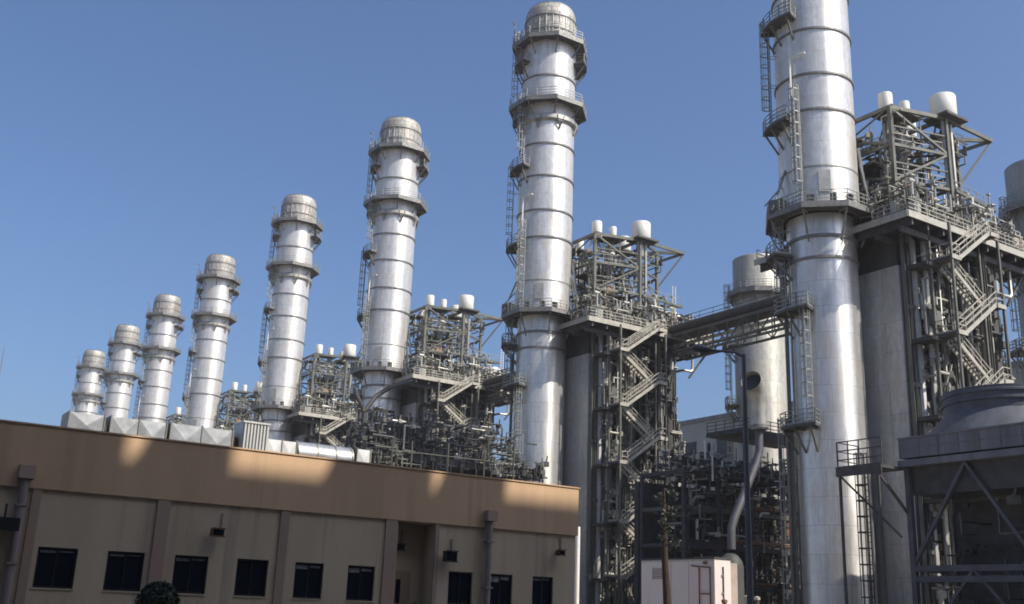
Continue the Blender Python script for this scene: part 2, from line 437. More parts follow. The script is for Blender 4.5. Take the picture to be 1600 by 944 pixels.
def tangle(root, name, lo, hi, n, rlo, rhi, mm, vert=.45):
    """small bore pipes, valves and conduits too many to count, one part"""
    t = MB()
    for k in range(n):
        p = Vector([rnd.uniform(lo[i], hi[i]) for i in range(3)]); pts = [p.copy()]; ax = 2 if rnd.random() < vert else rnd.choice([0, 1])
        for q in range(rnd.choice([1, 2, 2, 3])):
            d = rnd.uniform(.5, 2.6) * rnd.choice([-1, 1]); p = p.copy(); p[ax] = min(hi[ax], max(lo[ax], p[ax] + d)); pts.append(p); ax = rnd.choice([a for a in (0, 1, 2) if a != ax])
        pts = [pts[0]] + [b for a, b in zip(pts[:-1], pts[1:]) if (b - a).length > .15]
        if len(pts) < 2: continue
        r = rnd.uniform(rlo, rhi); t.tube(pts, r, 6)
        if rnd.random() < .45:
            c = pts[0].lerp(pts[1], .5); t.box(c, (r * 5, r * 5, r * 4), rnd.random()); t.beam(c, c + Vector((0, -r * 2, r * 7)), r)
    o = t.build(name, mm, root); o['kind'] = 'stuff'; return o

# ------------------------------------------------------------------ boiler towers (heat recovery units)
def stair(root, p, q, width, m='lightsteel'):
    """one flight from low point p to high point q, stringers facing -y"""
    p, q = Vector(p), Vector(q)
    fl = MB()
    for s_ in (0, width):
        o = Vector((0, s_, 0)); fl.beam(p + o, q + o, .09, .34)
    f = fl.build('stair_flight', m, root)
    t = MB(); n = int(abs(q.z - p.z) / .24)
    for k in range(1, n):
        c = p.lerp(q, k / n) + Vector((0, width / 2, .08)); t.box(c, (.27, width - .06, .05))
    t.build('tread', 'galv', f)
    h = MB()
    for s_ in (0, width):
        o = Vector((0, s_, 0))
        for z in (.62, 1.12): h.beam(p + o + Vector((0, 0, z)), q + o + Vector((0, 0, z)), .075)
        for k in range(5):
            c = p.lerp(q, k / 4) + o; h.beam(c, c + Vector((0, 0, 1.12)), .055)
    h.build('handrail', m, f)
    return f

def silencer(root, x, y, z, r, h, legs=None):
    pr = [(0, z), (r * .96, z), (r, z + .06), (r, z + h - .1), (r * .95, z + h), (0, z + h + .05)]
    s_ = MB().lathe(pr, 24, (x, y)).build('silencer', 'white', root)
    st = MB().tube([(x, y, z - 2.2), (x, y, z)], r * .28, 8).build('vent_pipe', 'insul', s_)
    return s_

def make_boiler():
    root = empty('boiler_tower')
    # casings
    m = MB(); m.bx((3.0, -5.4, .3), (6.6, 5.4, 30.8)); m.build('breeching', 'breech', root)
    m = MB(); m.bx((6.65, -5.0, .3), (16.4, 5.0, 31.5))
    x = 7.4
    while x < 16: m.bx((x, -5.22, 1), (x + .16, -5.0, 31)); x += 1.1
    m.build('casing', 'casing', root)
    m = MB(); m.bx((16.45, -3.4, .3), (18.1, 4.6, 31.2)); e = m.build('end_casing', 'pale', root)
    m = MB()
    z = 2
    while z < 31: m.bx((16.42, -3.58, z), (18.18, -3.41, z + .16)); z += 1.75
    m.build('casing_rib', 'ring', e)
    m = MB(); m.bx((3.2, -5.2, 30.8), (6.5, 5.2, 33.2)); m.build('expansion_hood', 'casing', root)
    # inlet duct falling towards the turbine
    m = MB(); a = [(18.12, -3.2, 5), (18.12, 4.3, 5), (18.12, 4.3, 18.5), (18.12, -3.2, 18.5)]; b = [(30, -2.5, 3), (30, 2.5, 3), (30, 2.5, 8.5), (30, -2.5, 8.5)]
    m.add(a + b, [(0, 1, 2, 3), (7, 6, 5, 4), (0, 4, 5, 1), (1, 5, 6, 2), (2, 6, 7, 3), (3, 7, 4, 0)]); m.build('inlet_duct', 'pale', root)
    # steel frame
    cols = [(3.35, -5.8), (5.3, -6.3), (7.2, -7.2), (11.9, -7.6), (15.6, -6.2), (17.2, -4.5), (5.6, 7.6), (8.9, 7.6), (12.9, 7.6), (16.8, 5.8)]
    for x, y in cols:
        c = MB(); c.beam((x - .16, y, 0), (x - .16, y, 33.6), .05, .36, (0, 1, 0)); c.beam((x + .16, y, 0), (x + .16, y, 33.6), .05, .36, (0, 1, 0)); c.beam((x, y, 0), (x, y, 33.6), .30, .05, (0, 1, 0))
        c.build('column', 'steel', root)
    for z in (7.2, 13.9, 20.5, 27.1):
        b = MB()
        for (x0, y0), (x1, y1) in zip(cols[:5], cols[1:6]): b.beam((x0, y0, z), (x1, y1, z), .18, .34)
        for x, y in cols[:6]: b.beam((x, y, z), (x, -5.0, z), .16, .3)
        b.build('beam', 'steel', root)
    for (x0, z0, x1, z1) in ((7.2, 7.2, 5.3, 13.9), (5.3, 13.9, 7.2, 20.5), (7.2, 20.5, 5.3, 27.1), (11.9, .3, 15.6, 7.2), (15.6, 13.9, 11.9, 20.5), (11.9, 27.1, 15.6, 33.5), (15.6, 20.5, 17.2, 27.1)):
        y0 = {5.3: -6.3, 7.2: -7.2, 11.9: -7.6, 15.6: -6.2, 17.2: -4.5}
        MB().beam((x0, y0[x0] - .1, z0), (x1, y0[x1] - .1, z1), .16).build('brace', 'steel', root)
    # main deck
    m = MB(); m.bx((.6, -8.4, 33.95), (18.6, 8.4, 34.2)); dk = m.build('deck', 'deck', root)
    m = MB()
    m.bx((.6, -8.5, 33.72), (18.6, -8.41, 34.3)); m.bx((.5, -8.4, 33.72), (.59, 8.4, 34.3)); m.bx((18.61, -8.4, 33.72), (18.7, -6.9, 34.3))
    m.build('edge_channel', 'lightsteel', dk)
    m = MB()
    x = 1.2
    while x < 18.5: m.bx((x, -8.3, 33.2), (x + .2, 8.3, 33.94)); x += 2.1
    for y in (-7.6, -5.2, 0, 5.2): m.bx((.7, y, 32.7), (18.5, y + .25, 33.19))
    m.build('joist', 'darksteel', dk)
    m = MB(); rail_run(m, [(10.6, -8.35, 34.2), (18.5, -8.35, 34.2), (18.5, -7, 34.2)], 1.15, .035, False, 1.3, (.4, .78)); m.build('railing', 'lightsteel', dk)
    m = MB(); rail_run(m, [(.8, -4.8, 34.2), (.8, -8.35, 34.2), (9.6, -8.35, 34.2)], 1.15, .035, False, 1.3, (.4, .78)); m.build('railing', 'lightsteel', dk)
    m = MB(); rail_run(m, [(.8, 8.3, 34.2), (13.2, 8.3, 34.2)], 1.15, .035, False, 1.3, (.4, .78)); m.build('railing', 'lightsteel', dk)
    m = MB(); m.bx((18.8, -6.8, 34.3), (21.9, 7, 34.55)); m.bx((18.8, -6.95, 34.0), (21.9, -6.81, 34.65))
    d2 = m.build('side_deck', 'deck', root)
    m = MB(); rail_run(m, [(18.9, -6.75, 34.55), (21.8, -6.75, 34.55), (21.8, 6.8, 34.55)], 1.15, .035, False, 1.3, (.4, .78)); m.build('railing', 'lightsteel', d2)
    m = MB()
    for x in (19.4, 20.6, 21.7): m.bx((x, -6.7, 33.7), (x + .16, 6.8, 34.29))
    for y in (-5.5, 5.5): m.beam((21.6, y, 33.6), (18.75, y, 30.2), .2)
    m.build('joist', 'darksteel', d2)
    m = MB(); m.tube([(17.6, -3.3, 31.0), (17.6, -5.4, 31.0), (17.8, -5.7, 31.0), (18.9, -5.7, 31.0), (19.2, -5.7, 31.3), (19.2, -5.7, 33.9)], .17, 8); m.build('drain_pipe', 'insul', root)
    # zig-zag stair
    y0, wd = -9.55, .95
    R_ = [34.2, 27.8, 21.3, 14.7, 8.4]; L_ = [30.9, 24.5, 18.0, 11.5, 5.6]
    xr, xl = 10.2, 5.5
    for k in range(5):
        stair(root, (xl, y0, L_[k]), (xr, y0, R_[k]), wd)
        if k < 4: stair(root, (xr, y0 + 1.15, R_[k + 1]), (xl, y0 + 1.15, L_[k]), wd)
        ld = MB(); ld.bx((xl - 1.15, y0 - .05, L_[k] - .2), (xl, y0 + 2.15, L_[k])); ld = ld.build('stair_landing', 'deck', root)
        e = MB(); e.bx((xl - 1.2, y0 - .14, L_[k] - .28), (xl + .02, y0 - .06, L_[k] + .1)); e.build('edge_channel', 'lightsteel', ld)
        r = MB(); rail_run(r, [(xl, y0, L_[k]), (xl - 1.1, y0, L_[k]), (xl - 1.1, y0 + 2.1, L_[k])], 1.12, .04, False, 1.1); r.build('railing', 'lightsteel', ld)
        ld = MB(); ld.bx((xr, y0 - .05, R_[k] - .2), (xr + 1.15, y0 + 2.15, R_[k])); ld = ld.build('stair_landing', 'deck', root)
        e = MB(); e.bx((xr - .02, y0 - .14, R_[k] - .28), (xr + 1.2, y0 - .06, R_[k] + .1)); e.build('edge_channel', 'lightsteel', ld)
        r = MB(); rail_run(r, [(xr, y0, R_[k]), (xr + 1.1, y0, R_[k]), (xr + 1.1, y0 + 2.1, R_[k])], 1.12, .04, False, 1.1); r.build('railing', 'lightsteel', ld)
    for x, y in ((4.45, -9.5), (11.3, -9.5), (4.45, -7.5), (11.3, -7.7)):
        MB().beam((x, y, 0), (x, y, 33.7), .2).build('stair_post', 'steel', root)
    for z in L_:
        MB().bx((3.4, -7.9, z - .55), (5.4, -6.0, z - .22)).build('beam', 'darksteel', root)
    # pipes up the front face
    for x, y, r, z0, z1, mm in ((4.35, -5.95, .3, 0, 33, 'breech'), (3.8, -5.8, .16, 3, 32, 'steel'), (5.0, -6.6, .24, 6, 33, 'insul'), (7.6, -6.2, .16, 2, 31, 'insul'), (8.3, -6.7, .24, 11, 33, 'pale'),
                               (9.2, -6.2, .14, 0, 33, 'steel'), (10.0, -6.4, .2, 4, 33, 'darksteel'), (10.9, -6.5, .18, 0, 31, 'insul'), (12.8, -6.6, .36, 12, 33, 'insul'), (13.6, -6.2, .2, 0, 30, 'darksteel'), (14.4, -6.5, .5, 0, 33, 'darksteel'),
                               (16.6, -5.0, .15, 8, 33, 'steel'), (5.9, -7.2, .1, 0, 33, 'galv'), (6.2, -6.9, .12, 5, 30, 'galv'), (4.8, -6.7, .13, 8, 29, 'pale')):
        p = MB(); b = [(x, y, z0), (x, y, z1)]
        if rnd.random() < .5: b += [(x, y + .2, z1 + .3), (x, y + 1.4, z1 + .4)]
        p.tube(b, r, 8); p.build('riser_pipe', mm, root)
    for k in range(64):
        x = rnd.uniform(4.2, 14.5); z = rnd.uniform(2, 32.5); L = rnd.uniform(.8, 3.2); y = rnd.uniform(-7.2, -5.6)
        p = MB(); r = rnd.uniform(.06, .2); q = rnd.random()
        if q < .4: p.tube([(x, y, z), (x + L, y, z), (x + L + .2, y, z - .2), (x + L + .2, y, z - L)], r, 7)
        elif q < .75: p.tube([(x, y, z), (x, y, z + L)], r * 1.3, 7)
        else: p.box((x, y, z), (rnd.uniform(.4, 1.2), .5, rnd.uniform(.4, 1.3)))
        p.build('pipe_fitting', rnd.choice(['insul', 'pale', 'steel', 'steel', 'galv', 'green', 'darksteel', 'darksteel', 'lightsteel']), root)
    # penthouse frame above the deck
    T = 46.0
    PF = [(4, -5), (9.8, -6.6), (14.3, -4.6), (4, 5), (9.8, 5.2), (14.3, 5)]
    for x, y in PF: MB().beam((x, y, 34.2), (x, y, T), .34).build('frame_post', 'steel', root)
    for z, wz in ((T, .36), (42.4, .26), (39.0, .26)):
        b = MB()
        for i, j in ((0, 1), (1, 2), (3, 4), (4, 5), (0, 3), (1, 4), (2, 5)): b.beam((*PF[i], z), (*PF[j], z), wz * .7, wz)
        b.build('frame_beam', 'steel', root)
    for i, j, z0, z1 in ((0, 1, T, 42.4), (0, 1, 39, 42.4), (3, 0, T, 42.4), (3, 0, 42.4, 39), (0, 3, 39, 34.4), (1, 2, 42.4, T), (1, 2, 39, 34.4), (3, 4, 42.4, T), (4, 5, 39, 42.4), (5, 2, 42.4, T), (2, 5, 39, 42.4), (4, 1, T, 42.4), (1, 4, 39, 42.4), (0, 1, 39.0, 34.4)):
        MB().beam((*PF[i], z0), (*PF[j], z1), .2).build('frame_brace', 'steel', root)
    # roof-edge cantilever tip
    m = MB(); m.beam((9.8, -6.6, T), (17.2, -6.5, T), .24, .36); m.beam((17.2, -6.5, T), (14.3, -4.6, T), .24, .36); m.beam((17.2, -6.5, T), (14.3, -4.6, 41.2), .2)
    m.beam((17.2, -6.5, T), (16.6, 5, T), .2, .3); m.beam((16.6, 5, T), (14.3, 5, 42), .2); m.beam((14.3, -4.6, T), (16.9, -.5, T), .14)
    m.build('cantilever', 'steel', root)
    for a_, b_ in (((9.0, -7.4, 46.1), (12.2, -4.9, 46.35)), ((4.1, -5.2, 46.1), (8.6, -2.6, 46.3)), ((9.6, -2.4, 46.1), (13, .6, 46.32)), ((5.2, 1, 46.1), (9, 3.4, 46.3)), ((5.2, -3.5, 41.9), (9.8, 0.5, 42.1)), ((5, -4.8, 38.8), (9.6, 1, 39.0))):
        MB().bx(a_, b_).build('frame_platform', 'deck', root)
    m = MB(); rail_run(m, [(4.1, -4.9, 42.5), (9.6, -6.4, 42.5)], 1.1, .03, False, 1.2); m.build('frame_railing', 'galv', root)
    m = MB(); rail_run(m, [(4.1, -4.9, 39.1), (9.6, -6.4, 39.1)], 1.1, .03, False, 1.2); m.build('frame_railing', 'galv', root)
    m = MB(); rail_run(m, [(4.1, -4.8, 42.5), (4.1, 4.8, 42.5)], 1.1, .03, False, 1.2); m.build('frame_railing', 'galv', root)
    m = MB(); rail_run(m, [(10.2, -6.6, 39.0), (17, -6.0, 39.0)], 1.1, .03, False, 1.5)
    m.build('frame_railing', 'galv', root)
    m = MB(); m.beam((10, -6.9, 38.9), (17, -6.3, 38.9), .2, .3); m.beam((17, -6.3, 38.9), (14.3, -4.6, 38.9), .2, .3); m.build('frame_beam', 'steel', root)
    silencer(root, 5.3, -3.7, 46.3, .64, 1.9); silencer(root, 7.5, -4.1, 46.3, .48, 1.6); silencer(root, 10.4, -6.1, 46.35, 1.18, 2.2)
    silencer(root, 11.6, -1.2, 46.35, 1.0, 1.9); silencer(root, 7.2, 2.2, 46.3, .5, 1.5); silencer(root, 7.4, -4.0, 42.8, .42, 1.7)
    for x, y in ((9.75, -6.4), (10.95, -6.3), (11.6, -1.2), (5.3, -3.4), (7.3, -3.6)):
        MB().tube([(x, y, 35.2), (x, y, 46.1)], .19, 8).build('vent_pipe', 'insul', root)
    # drums and vessels on the deck
    def drum(x, y0, y1, z, r, name='steam_drum', mm='insul', along='y'):
        pts = []; rs = []
        for k in range(5):
            t = PI / 2 * k / 4; pts.append(y0 - r * .55 * math.cos(t) + 0); rs.append(max(.02, r * math.sin(t)))
        for k in range(5):
            t = PI / 2 * k / 4; pts.append(y1 + r * .55 * math.sin(t)); rs.append(max(.02, r * math.cos(t)))
        P = [(x, p, z) if along == 'y' else (p, x, z) for p in pts]
        d = MB().tube(P, rs, 20).build(name, mm, root)
        s_ = MB()
        for q in (.25, .75):
            c = y0 + (y1 - y0) * q
            if along == 'y': s_.bx((x - r * .8, c - .15, 34.2), (x + r * .8, c + .15, z - r * .6))
            else: s_.bx((c - .15, x - r * .8, 34.2), (c + .15, x + r * .8, z - r * .6))
        s_.build('saddle', 'steel', d)
    drum(17.3, -4.6, 4.2, 37.6, 1.05, mm='white'); drum(8.2, -1.5, 5.0, 37.0, .9); drum(12.6, -2.5, 5.0, 37.2, .95)
    drum(-6.4, 10.4, 13.2, 35.6, .75, 'blowdown_vessel', 'insul', 'x')
    MB().bx((6.3, -4.2, 39.05), (7.9, -2.8, 40.2)).build('equipment_box', 'orange', root)
    # pipework and valves on the decks
    for k in range(120):
        x = rnd.uniform(1.5, 18); y = -7.9 + 13 * rnd.random() ** 1.7; z = 34.2 + rnd.choice([0, 0, 0, .8, 1.6, 2.6]); r = rnd.uniform(.06, .2); L = rnd.uniform(1, 4.5); q = rnd.random(); p = MB()
        if q < .3: p.tube([(x, y, z), (x, y, z + L), (x, y + .15, z + L + .15), (x, y + L * .6, z + L + .15)], r, 7)
        elif q < .55: p.tube([(x, y, z + .5), (min(x + L, 18.4), y, z + .5), (min(x + L, 18.4), y, z + 2.2)], r, 7)
        elif q < .8: p.tube([(x, y, 34.2), (x, y, z + L)], r, 7); p.tube([(x - .4, y, z + L * .6), (x + .4, y, z + L * .6)], r * 1.5, 7); p.lathe([(.0, z + L), (r * 2.6, z + L), (r * 2.6, z + L + .1), (0, z + L + .12)], 8, (x, y))
        else: p.box((x, y, z + .6), (rnd.uniform(.5, 1.3), rnd.uniform(.4, 1), 1.2), rnd.random())
        p.build('deck_pipe' if q < .8 else 'valve_box', rnd.choice(['insul', 'insul', 'galv', 'steel', 'pale', 'white', 'green', 'rust', 'lightsteel']), root)
    for k in range(64):
        x = rnd.uniform(4.3, 14); y = rnd.uniform(-5.8, 4.5); z0 = rnd.choice([34.2, 39, 42]); L = rnd.uniform(2.5, 6); r = rnd.uniform(.06, .17)
        p = MB(); p.tube([(x, y, z0), (x, y, min(z0 + L, 45.8)), (x + rnd.choice([-.5, .5]), y + rnd.uniform(-.6, .6), min(z0 + L, 45.8) + .1)], r, 7)
        p.build('frame_pipe', rnd.choice(['insul', 'galv', 'steel', 'pale', 'white', 'green']), root)
    for k in range(14):
        x = rnd.uniform(19.2, 21); y = rnd.uniform(-6, 4); L = rnd.uniform(.8, 2.2); p = MB()
        if k % 3: p.tube([(x, y, 34.6), (x, y, 34.6 + L), (x + .8, y, 34.6 + L + .1)], rnd.uniform(.08, .25), 7)
        else: p.box((x, y, 35.2), (.8, .6, 1.2), .2)
        p.build('deck_pipe', rnd.choice(['insul', 'galv', 'white', 'lightsteel', 'steel']), root)
    m = MB(); m.bx((18.9, -6.66, 34.6), (21.6, -6.6, 36.7))
    for x in (18.9, 20.2, 21.5): m.beam((x, -6.72, 34.6), (x, -6.72, 36.8), .1)
    m.beam((18.9, -6.71, 34.7), (20.2, -6.71, 36.6), .07); m.beam((20.2, -6.71, 36.6), (21.5, -6.71, 34.7), .07); m.build('windbreak', 'tan', root)
    for mm, nf in (('steel', 1.2), ('lightsteel', .8), ('insul', .7), ('casing', .8), ('pale', .4)):
        tangle(root, 'frame_piping', (4.1, -6.3, 34.6), (14.3, 4.8, 45.4), int(62 * nf), .04, .13, mm, .55)
        tangle(root, 'deck_piping', (1.2, -8.1, 34.4), (18.3, -3.5, 37.4), int(95 * nf), .035, .11, mm)
        tangle(root, 'front_piping', (4.3, -7.4, 1), (16.2, -5.6, 32.8), int(95 * nf), .05, .15, mm, .6)
        tangle(root, 'side_piping', (18.9, -6.5, 34.7), (21.7, 6, 37.2), int(22 * nf), .04, .12, mm)
    for i, j, z0, z1 in ((0, 1, 36.6, 34.4), (1, 2, 42.4, 39), (0, 3, 46, 42.4), (3, 0, 39, 36), (3, 5, 46, 42.4), (0, 4, 42.4, 42.4), (1, 5, 44.2, 44.2), (0, 5, 46, 46), (3, 2, 46, 46), (0, 1, 44.2, 44.2), (1, 2, 44.2, 44.2), (0, 1, 40.7, 40.7), (1, 2, 40.7, 40.7), (0, 1, 37.2, 37.2), (1, 2, 37.0, 37.0)):
        MB().beam((*PF[i], z0), (*PF[j], z1), .13).build('frame_tie', 'steel', root)
    m = MB(); ladder_cage(m, (21.6, .2), 180, 34.6, 43, False); m.build('access_ladder', 'white', root)
    return root

BO_LABELS = ['boiler tower right of the nearest stack, its zigzag stair cut off by the dark cooler',
             'boiler tower with the long zigzag stair, right of the tall stack behind the tan building',
             'boiler tower between the second and third stacks, above the dark cooler',
             'boiler tower partly hidden behind the third stack, one short bright stair flight showing',
             'distant boiler frame above the ribbed roof louvre, with two small white silencers',
             'farthest boiler frame, only bits showing beside the fifth stack']
boil0 = make_boiler()
for i in range(6):
    b_ = boil0 if i == 0 else copy_tree(boil0)
    b_.location = (XA, YS[i], 0)
    tag(b_, BO_LABELS[i], 'boiler tower', 'boiler towers beside the stacks')

# ------------------------------------------------------------------ bridges between the boiler decks
BR_LABELS = ['truss walkway with a big dark pipe spanning the sky behind the nearest stack',
             'dark truss walkway running into the tall stack from the boiler on its left',
             'dark truss walkway between the third and fourth boilers']
def make_bridge(L):
    root = empty('truss_walkway')
    x0, x1 = -.1, 2.1
    for x in (x0, x1):
        t = MB(); t.beam((x, 0, 31.5), (x, L, 31.5), .2, .26); t.beam((x, 0, 34.1), (x, L, 34.1), .2, .3)
        n = int(L / 2.3)
        for k in range(n):
            a, b = L * k / n, L * (k + 1) / n
            t.beam((x, a, 31.5), (x, a, 34.1), .12)
            t.beam((x, a, 31.5 if k % 2 else 34.1), (x, b, 34.1 if k % 2 else 31.5), .12)
        t.build('side_truss', 'steel', root)
    m = MB(); m.bx((x0 + .11, 0, 34.0), (x1 - .11, L, 34.2)); m.build('walkway', 'deck', root)
    r = MB(); rail_run(r, [(x0, .2, 34.25), (x0, L - .2, 34.25)], 1.9, .035, False, 2.2, (.9, 1.4)); r.build('railing', 'steel', root)
    r = MB(); rail_run(r, [(x1, .2, 34.25), (x1, L - .2, 34.25)], 1.9, .035, False, 2.2, (.9, 1.4)); r.build('railing', 'steel', root)
    MB().tube([(x0 + .1, -1, 34.85), (x0 + .1, L + .6, 34.85)], .55, 14).build('header_pipe', 'darksteel', root)
    MB().tube([(x0 - .9, 7.0, 37.6), (x0 - .9, 7.0, 33.6), (x0 - .9, 6.6, 32.7), (x0 - .9, 5.6, 32.3), (x0 - .9, 4.6, 32.7), (x0 - .9, 4.2, 33.6), (x0 - .9, 4.2, 36.5)], .42, 12).build('expansion_loop', 'steel', root)
    for q, z, rr, mm in ((.7, 33.0, .22, 'insul'), (1.4, 32.5, .16, 'steel'), (.5, 32.3, .12, 'galv')):
        MB().tube([(q, -.5, z), (q, L + .5, z)], rr, 8).build('pipe', mm, root)
    return root
for i in range(3):
    L = YS[i + 1] - YS[i] - 16.8
    b_ = make_bridge(L); b_.location = (XA + 13.4, YS[i] + 8.4, 0)
    tag(b_, BR_LABELS[i], 'walkway', 'truss walkways between boiler towers')

# ------------------------------------------------------------------ shorter bypass stacks of the back row
def make_bypass():
    root = empty('bypass_stack')
    MB().lathe([(3.5, 0), (3.5, 51.3), (3.42, 51.4), (3.2, 51.4), (3.2, 46)], 56).build('clad_shell', 'bypass', root)
    platform(root, 46.2, 4.5, 3.5, 'platform', .6, 12, 12, 1.6)
    landing(root, 38.5, 285, 325, 3.5, 5.2); landing(root, 30.0, 285, 322, 3.5, 5.0)
    l = MB()
    for z0, z1 in ((38.5, 46.2), (30, 38.5), (.2, 30)): ladder_cage(l, pol(4.3, 296, 0), 296, z0, z1)
    l.build('caged_ladder', 'galv', root)
    return root
by0 = make_bypass()
for i, lb in enumerate(['shorter dull grey stack cut off by the right edge of the picture', 'shorter dull grey stack behind the truss walkway, left of the nearest stack']):
    b_ = by0 if i == 0 else copy_tree(by0)
    b_.location = (108, YS[i] + .5, 0); tag(b_, lb, 'chimney', 'shorter grey stacks of the back row')

# ------------------------------------------------------------------ turbine hall far behind
hall = empty('turbine_hall', (140, 95, 0), 'long grey green industrial hall with dark window openings, far behind the walkway', 'building')
m = MB(); m.bx((0, -85, 0), (40, 72, 37.6)); m.build('wall', 'hall', hall)
m = MB(); m.bx((-.25, -85.2, 37.62), (40.2, 72.2, 38.4)); m.build('roof_edge', 'cool', hall)
for y in (63.5, 54, 44.5, 35, 25, 15, 5):
    f = MB(); f.bx((-.12, y - 2.4, 30.2), (-.02, y + 1.6, 34.0)); f = f.build('window', 'frame', hall)
    MB().bx((-.2, y - 2.2, 30.4), (-.13, y + 1.4, 33.8)).build('pane', 'glass', f)
m = MB(); m.bx((-.1, -85, 28.2), (-.02, 72, 28.7)); m.build('cladding_rail', 'cool', hall)

# ------------------------------------------------------------------ pipe rack between the units
rk = empty('pipe_rack', (69, 74, 0), 'dark crowded pipe rack behind the white cabin, left of the nearest stack', 'pipe rack')
for x in (0, 4.5, 9, 13.5, 18, 23):
    for y in (0, 6):
        MB().beam((x, y, 0), (x, y, 15.2), .35).build('column', 'darksteel', rk)
for z in (4.5, 8.2, 11.6, 15.0):
    b = MB()
    for y in (0, 6): b.beam((0, y, z), (23, y, z), .25, .42)
    for x in (0, 4.5, 9, 13.5, 18, 23): b.beam((x, 0, z), (x, 6, z), .2, .35)
    b.build('beam', 'steel' if z in (11.6,) else 'darksteel', rk)
for k in range(80):
    z = rnd.choice([4.9, 8.6, 8.8, 12.0, 12.2, 15.4, 15.8, 16.3]); y = rnd.uniform(-.2, 6); r = rnd.uniform(.08, .3)
    a = rnd.uniform(-2, 14); b = a + rnd.uniform(4, 14); p = MB()
    if rnd.random() < .6: p.tube([(a, y, z), (b, y, z), (b + .3, y, z - .3), (b + .3, y, z - rnd.uniform(1, 3))], r, 8)
    else: p.tube([(b, y - 3, z), (b, y + 5, z)], r, 8)
    p.build('pipe', rnd.choice(['insul', 'darksteel', 'darksteel', 'steel', 'green', 'rust', 'galv', 'darksteel']), rk)
for k in range(130):
    x = rnd.uniform(0, 23); y = rnd.uniform(-1.2, 4); z = rnd.uniform(1, 15) if k % 3 else rnd.uniform(14.8, 17); p = MB(); q = rnd.random()
    if q < .5: p.tube([(x, y, z), (x, y, z + rnd.uniform(.8, 2.5))], rnd.uniform(.04, .12), 7)
    elif q < .8: p.tube([(x, y, z), (x + .5, y, z + .5), (x + 1.2, y - .3, z + .5)], rnd.uniform(.08, .2), 7)
    else: p.box((x, y, z), (rnd.uniform(.3, 1), .5, rnd.uniform(.3, .9)), rnd.random())
    p.build('pipe_fitting', rnd.choice(['insul', 'white', 'darksteel', 'steel', 'lightsteel', 'darksteel', 'green']), rk)
m = MB(); m.bx((0, 6.6, 0), (23, 7.2, 14.5)); m.build('louvre_wall', 'darksteel', rk)
for k in range(70):
    x = rnd.uniform(-.5, 22); y = rnd.uniform(-.6, 5); z = rnd.uniform(14.9, 17.6); p = MB(); r = rnd.uniform(.04, .11); L = rnd.uniform(.5, 1.8)
    if k % 3 == 0: p.tube([(x, y, z), (x + L, y, z + .1), (x + L + .2, y, z - .3)], r, 7)
    elif k % 3 == 1: p.tube([(x, y, 15.1), (x, y, z), (x + .25, y - .1, z + .2), (x + .9, y - .1, z + .2)], r, 7)
    else: p.box((x, y, z - .5), (rnd.uniform(.3, .9), .5, rnd.uniform(.3, .8)), rnd.random())
    p.build('pipe_fitting', rnd.choice(['insul', 'white', 'pale', 'steel', 'lightsteel', 'darksteel']), rk)
m = MB(); m.bx((7.6, -.5, 19.6), (18, 4.8, 19.9)); m.bx((7.5, -.6, 19.0), (18, -.5, 20.0)); pt = m.build('upper_platform', 'darksteel', rk)
m = MB(); rail_run(m, [(7.6, 4.6, 19.9), (7.6, -.5, 19.9), (18, -.5, 19.9)], 1.15, .04, False, 1.3, (.4, .78)); m.build('railing', 'darksteel', pt)
m = MB()
for x in (7.8, 13): m.beam((x, -.4, 15.2), (x, -.4, 19.0), .25); m.beam((x, 4.6, 15.2), (x, 4.6, 19.0), .25)
m.build('platform_post', 'darksteel', pt)

for mm, n_ in (('steel', 90), ('insul', 60), ('lightsteel', 50), ('casing', 60), ('darksteel', 60)):
    tangle(rk, 'small_piping', (0, -1, .5), (22.5, 4.5, 16.6), n_, .035, .11, mm, .4)
    tangle(rk, 'rack_top_piping', (0, -1, 14.8), (22.5, 5, 17.2), n_ // 2, .035, .10, mm, .35)
# exhaust vent: bent pipe from a domed tank up to an open elbow
vt = empty('exhaust_vent', (55.7, 55, 0), 'bent silver vent pipe with an oval open mouth rising from a dark domed tank', 'vent pipe')
MB().lathe([(.9, 0), (.9, 5.2), (.8, 5.6), (.55, 5.95), (.3, 6.1), (0, 6.15)], 24).build('tank', 'casing', vt)
MB().tube([(.1, 0, 6.4), (.15, 0, 7.9), (.45, 0, 8.6), (2.9, 0, 12.9), (3.25, 0, 13.8), (3.3, 0, 15.6)], .30, 14).build('bent_pipe', 'ventpipe', vt)
EL_ = [(3.3, 0, 15.4), (3.3, 0, 17.3), (3.2, -.05, 17.95), (2.95, -.12, 18.5), (2.55, -.25, 18.85), (2.15, -.4, 18.98)]
e = MB().tube(EL_, [.6, .66, .70, .74, .78, .8], 24, False).build('elbow_hood', 'insul', vt)
MB().lathe([(.6, 15.5), (.72, 15.5), (.72, 15.75), (.6, 15.75)], 20, (3.3, 0), True).build('flange', 'ring', e)
MB().tube([(2.52, -.26, 18.86), (2.5, -.27, 18.87)], .745, 24).build('mouth', 'black', e)

